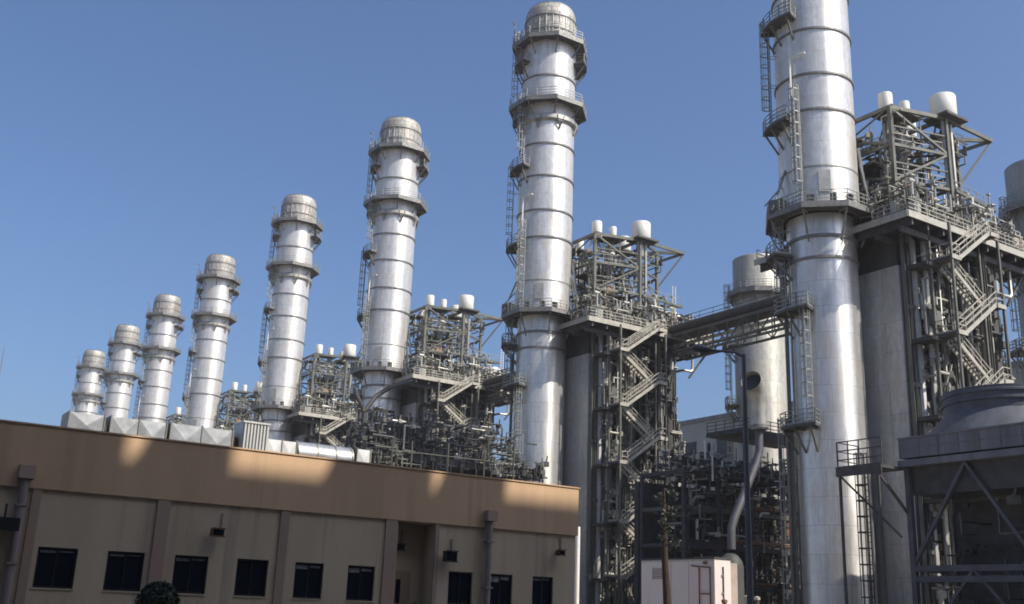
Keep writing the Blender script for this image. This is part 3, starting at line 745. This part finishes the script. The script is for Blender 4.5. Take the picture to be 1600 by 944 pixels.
# ------------------------------------------------------------------ coolers
def make_cooler(n, cellY):
    """induced-draught cooler: fan deck on braced legs, long side along y, its far end at y = 0"""
    root = empty('air_cooler'); Wd = 12.0; L = n * cellY
    z0 = 12.95
    m = MB(); m.bx((0, -L, z0), (Wd, 0, 14.3)); dk_ = m.build('fan_deck', 'cool', root)
    q = MB(); y = 0
    while y > -L: q.bx((-.05, y - .12, z0 + .02), (-.001, y - .02, 14.28)); y -= 1.53
    q.bx((-.03, -L, 13.6), (-.001, 0, 13.66)); q.build('panel_joint', 'cool', dk_)
    m = MB(); m.bx((-.12, -L, 12.35), (Wd + .1, .1, 12.8)); m.bx((-.08, -L, 14.3), (Wd, .05, 14.42)); m.build('edge_beam', 'cool', root)
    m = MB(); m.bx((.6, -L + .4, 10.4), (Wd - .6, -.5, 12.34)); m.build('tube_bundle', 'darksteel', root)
    for k in range(n):
        c = (Wd / 2, -cellY * (k + .5) + .1)
        h = MB().lathe([(5.5, 14.43), (5.3, 14.8), (4.15, 16.0), (4.0, 16.2)], 40, c).build('fan_hood', 'cooldark', root)
        MB().lathe([(4.0, 16.1), (4.0, 16.75), (4.12, 16.8), (4.12, 16.95), (4.0, 17.0), (4.0, 17.3), (4.12, 17.35), (4.12, 17.5), (4.0, 17.55), (4.02, 17.75), (3.85, 17.8), (3.82, 16.3)], 40, c).build('fan_ring', 'cooldark', h)
        f = MB()
        for b in range(6):
            a = PI / 3 * b; f.beam((c[0], c[1], 17.0), (c[0] + 3.6 * math.cos(a), c[1] + 3.6 * math.sin(a), 17.0), .5, .06)
        f.tube([(c[0], c[1], 16.6), (c[0], c[1], 17.3)], .4, 10); f.build('fan', 'black', h)
    ys = [-.4 - (L - .8) * k / (2 * n) for k in range(2 * n + 1)]
    for x in (.3, Wd / 2, Wd - .3):
        for j, y in enumerate(ys):
            if x != Wd / 2 and j % 2: continue
            c = MB(); c.beam((x, y, 0), (x, y, 12.3), .38); c.build('column', 'coolleg', root)
    for x in (.3, Wd - .3):
        for k in range(n):
            y0, y1 = ys[2 * k], ys[2 * k + 2]; ym = ys[2 * k + 1]
            b = MB(); b.beam((x, ym, 12.3), (x, y0, 5.6), .24); b.beam((x, ym, 12.3), (x, y1, 5.6), .21); b.build('brace', 'coolleg', root)
            b = MB(); b.beam((x, ym, 5.3), (x, y0, .2), .2); b.beam((x, ym, 5.3), (x, y1, .2), .17); b.build('brace', 'coolleg', root)
    for z in (5.4, 4.7):
        b = MB()
        for x in (.3, Wd - .3): b.beam((x, ys[0], z), (x, ys[-1], z), .28, .4)
        for y in ys[::2]: b.beam((.3, y, z), (Wd - .3, y, z), .24, .36)
        b.build('beam', 'coolleg', root)
    for k in range(12 * n):
        y = rnd.uniform(-L + 1, -1); x = rnd.uniform(1.5, Wd - 1.5); z = rnd.choice([1.5, 3, 5.8, 7.2, 8.5]); r = rnd.uniform(.1, .35); p = MB()
        if k % 3 == 0: p.tube([(x, y, z), (x, max(-L + .5, y - 6), z)], r, 8)
        elif k % 3 == 1: p.tube([(x, y, 0), (x, y, 10.3)], r * .7, 8)
        else: p.tube([(1, y, z), (Wd - 1, y, z)], r * .8, 8)
        p.build('header_pipe', rnd.choice(['darksteel', 'casing', 'coolleg', 'darksteel', 'steel']), root)
    return root
c1 = make_cooler(3, 9.2)
for mm, n_ in (('steel', 40), ('casing', 60), ('insul', 22)): tangle(c1, 'small_piping', (.8, -20, .6), (4.2, -.6, 10.0), n_, .05, .15, mm, .5); c1.location = (64.0, 46.5, 0)
tag(c1, 'blue grey cooler with round fan ring on braced legs, at the right edge in shade', 'cooling tower')
MB().bx((4.3, -26, 0), (4.7, -1, 10.2)).build('shade_backing', 'darksteel', c1)  # added dark slab, its colour stands for the shade under the fan deck
lt = MB(); ladder_cage(lt, (-1.3, 1.9), 300, .1, 12.3); lt.build('caged_ladder', 'darksteel', c1)
ld = MB(); ld.bx((-2.4, -.3, 12.1), (.0, 3.6, 12.3)); ld.bx((-2.5, -.3, 11.7), (-2.41, 3.6, 12.4)); ld = ld.build('landing', 'darksteel', c1)
r = MB(); rail_run(r, [(0, 3.5, 12.3), (-2.35, 3.5, 12.3), (-2.35, -.3, 12.3)], 1.9, .045, False, 1.0, (.6, 1.25)); r.build('railing', 'darksteel', ld)
b = MB(); b.beam((-2.3, 3.4, 0), (-2.3, 3.4, 12), .16); b.beam((-2.2, .2, 0), (-2.2, .2, 12), .16); b.beam((-2.2, .2, 11.8), (.3, -.3, 9), .16); b.beam((-2.3, 3.4, 11.8), (0, .2, 7.5), .14); b.build('landing_post', 'darksteel', ld)

# second cooler bank, dark under its deck, between the tan building and the stacks
c2 = empty('cooler_bank', (43, 93, 0), 'low dark cooler bank behind the tan roof, left of the tall stack', 'cooling tower')
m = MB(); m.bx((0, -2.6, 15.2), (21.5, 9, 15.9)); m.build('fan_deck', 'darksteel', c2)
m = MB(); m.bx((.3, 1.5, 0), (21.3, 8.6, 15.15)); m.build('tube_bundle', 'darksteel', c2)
for x in (.3, 3.8, 7.3, 10.8, 14.3, 17.8, 21.2):
    MB().beam((x, .2, 0), (x, .2, 14.8), .35).build('column', 'darksteel', c2)
    if x < 21: MB().beam((x, .2, 7.5), (x + 3.5, .2, 14.8), .22).build('brace', 'casing', c2)
for z in (13.2, 14.0, 10.5): MB().tube([(-.5, -.3, z), (21.8, -.3, z)], .22, 8).build('header_pipe', rnd.choice(['casing', 'rust']), c2)
m = MB(); m.tube([(2.3, 2, 15.9), (2.3, 2, 20.5)], .28, 10); m.tube([(2.3, 2, 20.3), (1.2, 2, 22.0), (1.0, 2, 22.6)], .2, 8); m.tube([(2.3, 2, 20.3), (3.4, 2, 22.0), (5, 2, 23.2), (7.5, 2, 24.2)], .25, 8); m.build('branching_duct', 'darksteel', c2)
for x, r_, h_, mm in ((5.6, 1.4, 3.8, 'casing'), (9.4, 1.6, 4.6, 'casing'), (16.4, 1.3, 3.0, 'casing')):
    MB().lathe([(r_, 15.9), (r_, 15.9 + h_ - .5), (r_ * .8, 15.9 + h_ - .15), (0, 15.9 + h_)], 20, (x, 5.5)).build('vessel', mm, c2)
for k in range(44):
    x = rnd.uniform(1, 21); y = rnd.uniform(1, 7); L = rnd.uniform(.8, 3.6); p = MB(); r_ = rnd.uniform(.06, .2); q = k % 4
    if q == 0: p.tube([(x, y, 15.9), (x, y, 15.9 + L), (min(21, x + .8), y, 16.1 + L)], r_, 7)
    elif q == 1: p.tube([(x, y, 15.9 + L * .6), (min(21.4, x + L * 1.5), y, 15.9 + L * .6)], r_, 7)
    elif q == 2: p.tube([(x, y, 15.9), (x, y, 15.9 + L)], r_, 7)
    else: p.box((x, y, 16.4), (rnd.uniform(.5, 1.4), .6, 1.0), rnd.random())
    p.build('deck_pipe', rnd.choice(['casing', 'steel', 'steel', 'darksteel', 'galv', 'darksteel']), c2)

for mm, n_ in (('steel', 60), ('casing', 110), ('darksteel', 110), ('insul', 26), ('lightsteel', 20)):
    tangle(c2, 'deck_piping', (.3, -2.3, 16), (21.2, 5, 20.2), n_, .04, .13, mm, .45)
for k in range(9): MB().beam((k * 2.6 + .2, -2.62, 15.0), (k * 2.6 + .2, -2.62, 16.0), .16).build('deck_stiffener', 'casing', c2)
for mm, n_ in (('steel', 40), ('casing', 60), ('galv', 24)): tangle(c2, 'edge_piping', (.1, -3.3, 13.2), (21.4, -2.7, 16.6), n_, .04, .12, mm, .4)

# ------------------------------------------------------------------ tan control building
YF = 26.666
bl = empty('control_building', (9, YF, 0), 'single storey cream building with a deep tan parapet band and square dark windows', 'building')
BX = -9.0  # local x offset
X0, X1 = -6.0, 20.25
wins = [(4.74, 5.62), (6.3, 7.17), (7.9, 8.75), (9.49, 10.33), (11.07, 11.88), (12.59, 13.4), (15.75, 16.55), (17.13, 17.95), (18.68, 19.44)]
RX0, RX1 = 14.03, 15.19
def lx(x): return x + BX
m = MB()
# front wall made of piers and lintels round the openings
holes = [(a, b, 1.72, 2.63) for a, b in wins] + [(RX0, RX1, 0, 3.9), (1.4, 3.62, 0, 2.75)]
holes.sort(); x = X0; T_ = .3; TOP = 3.93
for a, b, z0, z1 in holes:
    m.bx((lx(x), 0, 0), (lx(a), T_, TOP))
    if z0 > 0: m.bx((lx(a), 0, 0), (lx(b), T_, z0))
    if z1 < TOP: m.bx((lx(a), 0, z1), (lx(b), T_, TOP))
    x = b
m.bx((lx(x), 0, 0), (lx(X1), T_, TOP))
m.bx((lx(X0), T_, 0), (lx(X0 + .3), 13, TOP)); m.bx((lx(X1 - .3), T_, 0), (lx(X1), 13, TOP)); m.bx((lx(X0), 13, 0), (lx(X1), 13.3, TOP))
m.build('wall', 'wall', bl)
m = MB(); m.bx((lx(X0 - .04), -.07, 3.93), (lx(X1 + .06), .3, 5.38)); m.bx((lx(X0 - .04), 13, 3.93), (lx(X1 + .06), 13.37, 5.38)); m.bx((lx(X0 - .04), .3, 3.93), (lx(X0 + .3), 13, 5.38)); m.bx((lx(X1 - .3), .3, 3.93), (lx(X1 + .06), 13, 5.38))
pb = m.build('parapet_band', 'band', bl)
m = MB(); m.bx((lx(X0 - .06), -.10, 5.382), (lx(X1 + .09), .33, 5.42)); m.build('coping', 'band', pb)
m = MB(); m.bx((lx(X0 + .3), .3, 4.5), (lx(X1 - .3), 13, 4.8)); m.build('roof', 'roof', bl)
for a, b in ((7.31, 7.62), (10.53, 10.77), (13.62, 13.98), (4.42, 4.62), (15.21, 15.34)):
    MB().bx((lx(a), -.055, 0), (lx(b), 0, 3.925)).build('pilaster', 'pilaster', bl)
for k, (a, b) in enumerate(wins):
    f = MB(); z0, z1, t = 1.72, 2.63, .045
    f.bx((lx(a), .06, z0), (lx(a) + t, .12, z1)); f.bx((lx(b) - t, .06, z0), (lx(b), .12, z1)); f.bx((lx(a) + t, .06, z0), (lx(b) - t, .12, z0 + t)); f.bx((lx(a) + t, .06, z1 - t), (lx(b) - t, .12, z1))
    mid = lx((a + b) / 2); f.bx((mid - .015, .066, z0 + t), (mid + .015, .115, z1 - t))
    f = f.build('window', 'frame', bl)
    MB().bx((lx(a) + t, .09, z0 + t), (lx(b) - t, .10, z1 - t)).build('pane', 'glass', f)
    bd = MB(); bh = (.06, .05, .07, 0, .1, .12, .0, .16, .05)[k]  # light reflections near the pane tops, put in as pale grey strips
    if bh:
        bd.bx((lx(a) + t + .02, .084, z1 - t - bh - .02), (mid - .02, .0895, z1 - t - .02)); bd.bx((mid + .03, .084, z1 - t - bh * .6 - .02), (lx(b) - t - .02, .0895, z1 - t - .02)); bd.build('glint_strip', 'glint_strip', f)
    MB().bx((lx(a) - .02, -.025, z0 - .035), (lx(b) + .02, .06, z0 - .001)).build('sill', 'wall', f)
# dark room behind the glass
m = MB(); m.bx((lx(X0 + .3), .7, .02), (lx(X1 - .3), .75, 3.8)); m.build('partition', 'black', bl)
# door recess
m = MB(); D_ = .62
m.bx((lx(RX0), D_, 0), (lx(RX1), D_ + .05, 3.9)); m.bx((lx(RX0) - .02, T_, 0), (lx(RX0), D_, 3.9)); m.bx((lx(RX1), T_, 0), (lx(RX1) + .02, D_, 3.9)); m.bx((lx(RX0), T_, 3.9), (lx(RX1), D_, 3.925))
m.build('porch_wall', 'wall', bl)
d = MB(); d.bx((lx(14.09), D_ - .06, 0), (lx(14.82), D_ - .002, 2.58)); d = d.build('door', 'door', bl)
m = MB(); m.bx((lx(14.36), D_ - .075, 1.7), (lx(14.5), D_ - .061, 2.35)); m.build('door_glass', 'glass', d)
m = MB(); m.bx((lx(14.74), D_ - .12, 1.02), (lx(14.78), D_ - .061, 1.12)); m.bx((lx(14.66), D_ - .13, 1.05), (lx(14.78), D_ - .11, 1.09)); m.build('handle', 'galv', d)
d = MB(); d.bx((lx(1.45), .1, 0), (lx(3.58), .16, 2.72)); d = d.build('door', 'rust', bl)
MB().bx((lx(2.5), .09, .1), (lx(2.53), .1, 2.6)).build('door_joint', 'black', d)
for x in (4.2, 16.98):
    p = MB(); p.tube([(lx(x), -.15, .1), (lx(x), -.15, 4.12)], .095, 10)
    p = p.build('downpipe', 'pipepaint', bl)
    h = MB(); h.bx((lx(x) - .17, -.31, 4.12), (lx(x) + .17, -.072, 4.42)); h.build('hopper_head', 'pilaster', p)
    c = MB()
    for z in (.8, 2.2, 3.5): c.bx((lx(x) - .12, -.26, z), (lx(x) + .12, -.02, z + .05))
    c.build('pipe_clip', 'pipepaint', p)
# fittings on the facade
def floodlight(name, x, z, w_, h_, label, cat, mm='black', y=YF):
    o = empty(name, (x, y, z), label, cat, 'lamps on the tan building')
    b = MB(); b.bx((-w_ / 2, -.34, -h_ / 2), (w_ / 2, -.14, h_ / 2)); b.bx((-w_ / 2 - .015, -.37, -h_ / 2 - .015), (w_ / 2 + .015, -.345, -h_ / 2 + .02)); b.bx((-w_ / 2 - .015, -.37, h_ / 2 - .02), (w_ / 2 + .015, -.345, h_ / 2 + .015))
    b = b.build('housing', mm, o); MB().bx((-w_ / 2 + .02, -.346, -h_ / 2 + .03), (w_ / 2 - .02, -.341, h_ / 2 - .03)).build('lamp_glass', 'glass', b)
    a = MB(); a.bx((-.03, -.15, -.04), (.03, 0, .04)); a.tube([(.12, -.04, 0), (.16, -.03, .12), (.16, -.03, .5)], .018, 6); a.build('bracket', 'pipepaint', o)
    return o
floodlight('wall_lamp', 8.81, 3.22, .3, .2, 'small brown wall lamp above the third window from the left', 'lamp', 'rust')
floodlight('wall_lamp', 15.62, 3.03, .36, .3, 'large black floodlight right of the door recess', 'lamp')
floodlight('wall_lamp', 19.52, 3.36, .22, .17, 'small wall lamp above the rightmost window', 'lamp', 'rust')
floodlight('wall_lamp', 14.32, 3.22, .2, .18, 'small dark lamp inside the door recess above the door', 'lamp', 'black', YF + D_)
sw = empty('wall_switch', (15.0, YF + D_, 1.62), 'small dark switch box on the wall beside the door', 'switch')
MB().bx((-.05, -.06, -.09), (.05, -.002, .09)).build('switch_box', 'black', sw); MB().bx((-.02, -.075, -.03), (.02, -.061, .03)).build('button', 'rust', sw)
aw = empty('door_canopy', (3.2, YF, 2.95), 'dark flat canopy with a short spike over the door at the left edge', 'canopy')
MB().bx((-1.3, -.75, 0), (.92, -.01, .22)).build('canopy_slab', 'black', aw)
MB().tube([(.65, -.5, .22), (.65, -.5, .55)], .03, 6).build('spike', 'black', aw)
MB().bx((-1.32, -.78, -.05), (.94, -.752, .24)).build('drip_edge', 'frame', aw)

# ------------------------------------------------------------------ things on the flat roof
ZR = 4.8
def cross_duct(name, x0, x1, y0, y1, z0, z1, label, cat='duct', mm='duct', n=1, group='metal ducts on the roof'):
    """sheet metal duct, each panel cross-broken into a shallow pyramid"""
    o = empty(name, (x0, y0, z0), label, cat, group); dx = (x1 - x0) / n; D = y1 - y0; H = z1 - z0
    for k in range(n):
        a, b = k * dx + .015, (k + 1) * dx - .015; b_ = MB(); c = ((a + b) / 2, -.035, H / 2)
        vs = [(a, 0, 0), (b, 0, 0), (b, 0, H), (a, 0, H), c, (a, D, 0), (b, D, 0), (b, D, H), (a, D, H), ((a + b) / 2, D / 2, H + .05)]
        b_.add(vs, [(0, 1, 4), (1, 2, 4), (2, 3, 4), (3, 0, 4), (6, 5, 8, 7), (3, 2, 9), (2, 7, 9), (7, 8, 9), (8, 3, 9), (1, 6, 7, 2), (5, 0, 3, 8), (1, 0, 5, 6)])
        b_.build('duct_panel', mm, o)
    for k in range(n + 1):
        x = k * dx; MB().bx((x - .014, -.03, -.03), (x + .014, D + .03, H + .03)).build('duct_flange', 'galv', o)
    for x in (.15, (x1 - x0) - .15): MB().bx((x - .04, .1, ZR - z0), (x + .04, D - .1, -.001)).build('duct_support', 'steel', o)
    return o
YD = 28.6
cross_duct('roof_duct', 5.32, 6.2, YD, YD + .9, 5.5, 6.12, 'bluish silver duct box with dark end flanges, leftmost on the roof', mm='duct')
tr = MB(); tr.add([(6.2, YD, 5.5), (6.2, YD + .9, 5.5), (6.2, YD + .9, 6.1), (6.2, YD, 6.1), (6.34, YD + .1, 5.2), (6.34, YD + .8, 5.2), (6.34, YD + .8, 5.7), (6.34, YD + .1, 5.7)], [(0, 3, 7, 4), (3, 2, 6, 7), (0, 4, 5, 1), (1, 5, 6, 2), (4, 7, 6, 5)])
tag(tr.build('duct_collar', 'casing'), 'dark sloped collar joining the leftmost duct box to the next duct', 'duct')
cross_duct('roof_duct', 6.36, 7.82, YD, YD + .9, 5.3, 6.13, 'silver cross-creased duct of two panels below the third small stack', n=2)
cross_duct('roof_duct', 7.93, 9.66, YD, YD + .9, 5.3, 6.15, 'silver cross-creased duct of two panels left of the white ribbed louvre', n=2)
lv = empty('roof_louvre', (9.88, YD - .15, 5.2), 'upright white ribbed louvre box standing on the roof between the ducts', 'louvre')
m = MB(); m.bx((0, 0, 0), (.76, .8, 1.2)); m.build('louvre_body', 'ductwhite', lv)
m = MB()
for k in range(8): m.bx((.03 + .094 * k, -.06, .04), (.075 + .094 * k, -.001, 1.17))
m.bx((-.02, -.07, 1.2), (.78, .82, 1.25)); m.build('louvre_blade', 'ductwhite', lv)
MB().bx((.1, .1, -.4), (.66, .7, -.001)).build('louvre_base', 'steel', lv)
m = MB(); m.bx((9.70, YD + .1, ZR), (9.84, YD + .5, 6.0)); tag(m.build('duct_stand', 'darksteel'), 'dark upright panel in the gap left of the ribbed louvre', 'duct')
o = cross_duct('roof_duct', 10.68, 11.58, YD, YD + .8, 5.35, 6.05, 'white duct box just right of the ribbed louvre', mm='ductwhite', n=2)
rd = empty('roof_duct', (11.68, YD, 5.75), 'smooth round silver duct with bright and dark reflections, long on the roof', 'duct', 'metal ducts on the roof')
MB().tube([(0, .42, 0), (1.72, .42, 0)], .39, 28).build('duct_barrel', 'duct', rd)
for x in (0, .62, 1.2, 1.72): MB().tube([(x - .02, .42, 0), (x + .02, .42, 0)], .415, 28).build('duct_flange', 'galv', rd)
for x in (.2, 1.45): MB().bx((x, .3, ZR - 5.75), (x + .1, .55, -.3)).build('duct_support', 'steel', rd)
o = cross_duct('roof_duct', 13.5, 13.95, YD, YD + .7, 5.4, 6.08, 'plain pale grey duct box at the right end of the duct run', mm='ductwhite')
rr = empty('roof_railing', (14.0, 27.5, 4.8), 'thin grey post and rail along the roof edge left of the tall stack', 'railing')
for x in (.1, .75, 2.0, 3.3, 4.4): MB().tube([(x, 0, 0), (x, 0, 1.5 + .06 * x)], .026, 6).build('post', 'steel', rr)
MB().tube([(0, 0, 1.2), (4.6, 0, 1.25)], .012, 6).build('rail', 'steel', rr)
ms = empty('lightning_rod', (3.36, 27.2, 4.8), 'thin lightning rod on the roof at the left edge', 'rod')
MB().tube([(0, 0, .2), (0, 0, 2.45)], [.02, .008], 6).build('rod', 'pipepaint', ms); MB().bx((-.13, -.1, 0), (.02, .1, 1.05)).build('rod_base', 'band', ms)

# ------------------------------------------------------------------ white cabin, lamp post, trees
cb = empty('site_cabin', (36, 36.6, 0), 'white flat roofed cabin with a red pipe ladder on its side, below the boiler stair', 'cabin')
m = MB(); m.bx((0, 0, .1), (1.05, 5.2, 4.3)); m.build('cabin_body', 'cabin', cb)
m = MB(); m.bx((-.05, -.05, 4.31), (1.1, 5.25, 4.38)); m.build('cabin_roof', 'darksteel', cb)
m = MB(); m.bx((.5, -.03, 1.5), (.58, -.002, 3.95)); m.build('door_joint', 'frame', cb)
for z in (1.9, 2.7, 3.5): MB().bx((.44, -.05, z), (.5, -.031, z + .12)).build('hinge', 'galv', cb)
v = MB()
for k in range(6): v.bx((-.03, 3.4, 3.4 + k * .09), (-.002, 4.3, 3.45 + k * .09))
v.bx((-.02, 3.35, 3.33), (-.001, 3.4, 3.97)); v.bx((-.02, 4.3, 3.33), (-.001, 4.35, 3.97)); v.build('vent_grille', 'galv', cb)
v = MB()
for y in (1.75, 3.0): v.bx((-.012, y - .02, .15), (-.001, y + .02, 4.28))
v.bx((-.014, .02, 4.2), (-.001, 5.18, 4.28)); v.build('panel_seam', 'pale', cb)
m = MB(); m.bx((1.06, .5, .1), (2.0, 4.9, 4.2)); m.build('annex', 'tan', cb)
m = MB(); m.tube([(-.06, .25, .2), (-.06, .25, 3.9), (-.06, 1.0, 3.95), (-.06, 1.5, 4.0)], .035, 6); m.tube([(-.06, .98, .2), (-.06, .98, 3.9)], .03, 6)
for z in (1.6, 2.7): m.tube([(-.06, .25, z), (-.06, .98, z)], .03, 6)
m.box((-.1, .55, 4.12), (.12, .16, .12)); m.build('pipe_ladder', 'rust', cb)
for k, (x, y, h_) in enumerate(((35.2, 35.2, 2.3), (36.0, 34.6, 2.5), (36.5, 34.9, 2.7), (37.4, 35.3, 2.5))):
    bo = empty('gate_post', (x, y, 0), ['short rusty post left of the cabin corner', 'short pale post by the bright end of the cabin', 'short pale post with a round cap before the cabin end', 'short dark post right of the cabin end'][k], 'post')
    MB().tube([(0, 0, 0), (0, 0, h_)], .09, 8).build('post', ['rust', 'pale', 'pale', 'casing'][k], bo); MB().lathe([(0, h_), (.14, h_), (.14, h_ + .12), (0, h_ + .18)], 10).build('post_cap', ['rust', 'lightsteel', 'rust', 'lightsteel'][k], bo)

wp = empty('standpipe', (34.35, 45, 0), 'white upright pipe just past the right corner of the tan building', 'pipe')
MB().tube([(0, 0, 0), (0, 0, 6.0)], .13, 10).build('pipe', 'white', wp); MB().lathe([(.13, 1.0), (.2, 1.0), (.2, 1.15), (.13, 1.15)], 12, (0, 0), True).build('flange', 'galv', wp)
lp = empty('street_lamp', (20.2, 19.3, 0), 'slim grey lamp post with one arm reaching left over the sky', 'street lamp')
MB().tube([(0, 0, 0), (0, 0, 4), (0, 0, 8.42)], [.095, .08, .055], 10).build('pole', 'lamppost', lp)
MB().tube([(0, 0, 8.35), (-.2, .13, 8.47), (-.75, .49, 8.5)], .035, 8).build('arm', 'lamppost', lp)
MB().tube([(-.68, .45, 8.5), (-.8, .53, 8.51), (-1.05, .69, 8.55), (-1.15, .76, 8.56)], [.04, .10, .11, .05], 10).build('lamp_head', 'lamppost', lp)
MB().bx((-.14, -.14, 0), (.14, .14, .35)).build('base', 'lamppost', lp)

def leaf_clump(mb, c, R, n, size, flat=1.0):
    for k in range(n):
        d = Vector((rnd.gauss(0, 1), rnd.gauss(0, 1), rnd.gauss(0, 1))).normalized() * R * rnd.random() ** .4
        p = Vector(c) + Vector((d.x, d.y, d.z * flat))
        a = Vector((rnd.gauss(0, 1), rnd.gauss(0, 1), rnd.gauss(0, 1))).normalized() * size * rnd.uniform(.6, 1.4)
        b = a.cross(Vector((rnd.gauss(0, 1), rnd.gauss(0, 1), rnd.gauss(0, 1)))).normalized() * size * .45
        mb.add([p - a, p + b, p + a, p - b], [(0, 1, 2, 3)])
t = empty('tree', (32.4, 36.0, 0), 'thin dark tree with a reddish trunk in front of the white cabin', 'tree')
m = MB(); m.tube([(.28, 0, 0), (.18, .02, 1.5), (.08, 0, 2.6), (0, .03, 4.0), (-.05, 0, 5.4), (-.06, 0, 7.2)], [.28, .22, .18, .15, .12, .05], 10); m.build('trunk', 'trunk', t)
m = MB()
for k in range(16):
    z = rnd.uniform(4.3, 7.2); a = rnd.uniform(0, 2 * PI); r_ = rnd.uniform(.1, .55)
    leaf_clump(m, (r_ * math.cos(a), r_ * math.sin(a), z), .3, 34, .085)
m.build('crown', 'leaf', t)
s_ = empty('shrub', (6.75, 23.6, 0), 'dark clipped round topped shrub in front of the building between two windows', 'shrub')
MB().tube([(0, 0, 0), (0, 0, .7)], .05, 8).build('trunk', 'trunk', s_)
m = MB()
m.lathe([(0, .25), (.36, .3), (.39, .7), (.39, 1.2), (.37, 1.55), (.30, 1.74), (.18, 1.84), (0, 1.88)], 24)
for k in range(5200):
    z = .3 + 1.62 * rnd.random(); a = rnd.uniform(0, 2 * PI)
    R = .42 if z < 1.4 else .42 * math.sqrt(max(.02, 1 - ((z - 1.4) / .53) ** 2)); R *= rnd.uniform(.86, 1.1) * (1 + .06 * math.sin(5 * a + 3 * z))
    p = Vector((R * math.cos(a), R * math.sin(a), z)); u = Vector((rnd.gauss(0, 1), rnd.gauss(0, 1), rnd.gauss(0, 1))).normalized() * rnd.uniform(.03, .06); v = u.cross(Vector((rnd.gauss(0, 1), rnd.gauss(0, 1), 1))).normalized() * .018
    m.add([p - u, p + v, p + u, p - v], [(0, 1, 2, 3)])
m.build('foliage', 'shrubleaf', s_)

# ------------------------------------------------------------------ unseen hall added behind the camera, sized to shade the facade
sb = empty('shading_hall', (12, -6, 0), 'unseen tall concrete hall added behind the camera to shade the tan building', 'building')
dS = (YF + 6.0); dz = PI - AZ; sh = dS * math.tan(dz); ht = 4.80 + dS / math.cos(dz) * math.tan(EL)
m = MB(); m.bx((-60 - 12, -25, 0), (51 - 12, 0, ht)); m.build('wall', 'conc', sb)
for a, b in ((-55, 3.45 - .25), (3.7, 6.36), (7.32, 9.05), (12.3, 15.0), (15.82, 17.55)):  # added blocks, spaced so their gaps leave sun patches on the parapet
    MB().bx((a + sh - 12, -4, ht + .001), (b + sh - 12, -.02, ht + 1.7)).build('shadow_crenel', 'cool', sb)
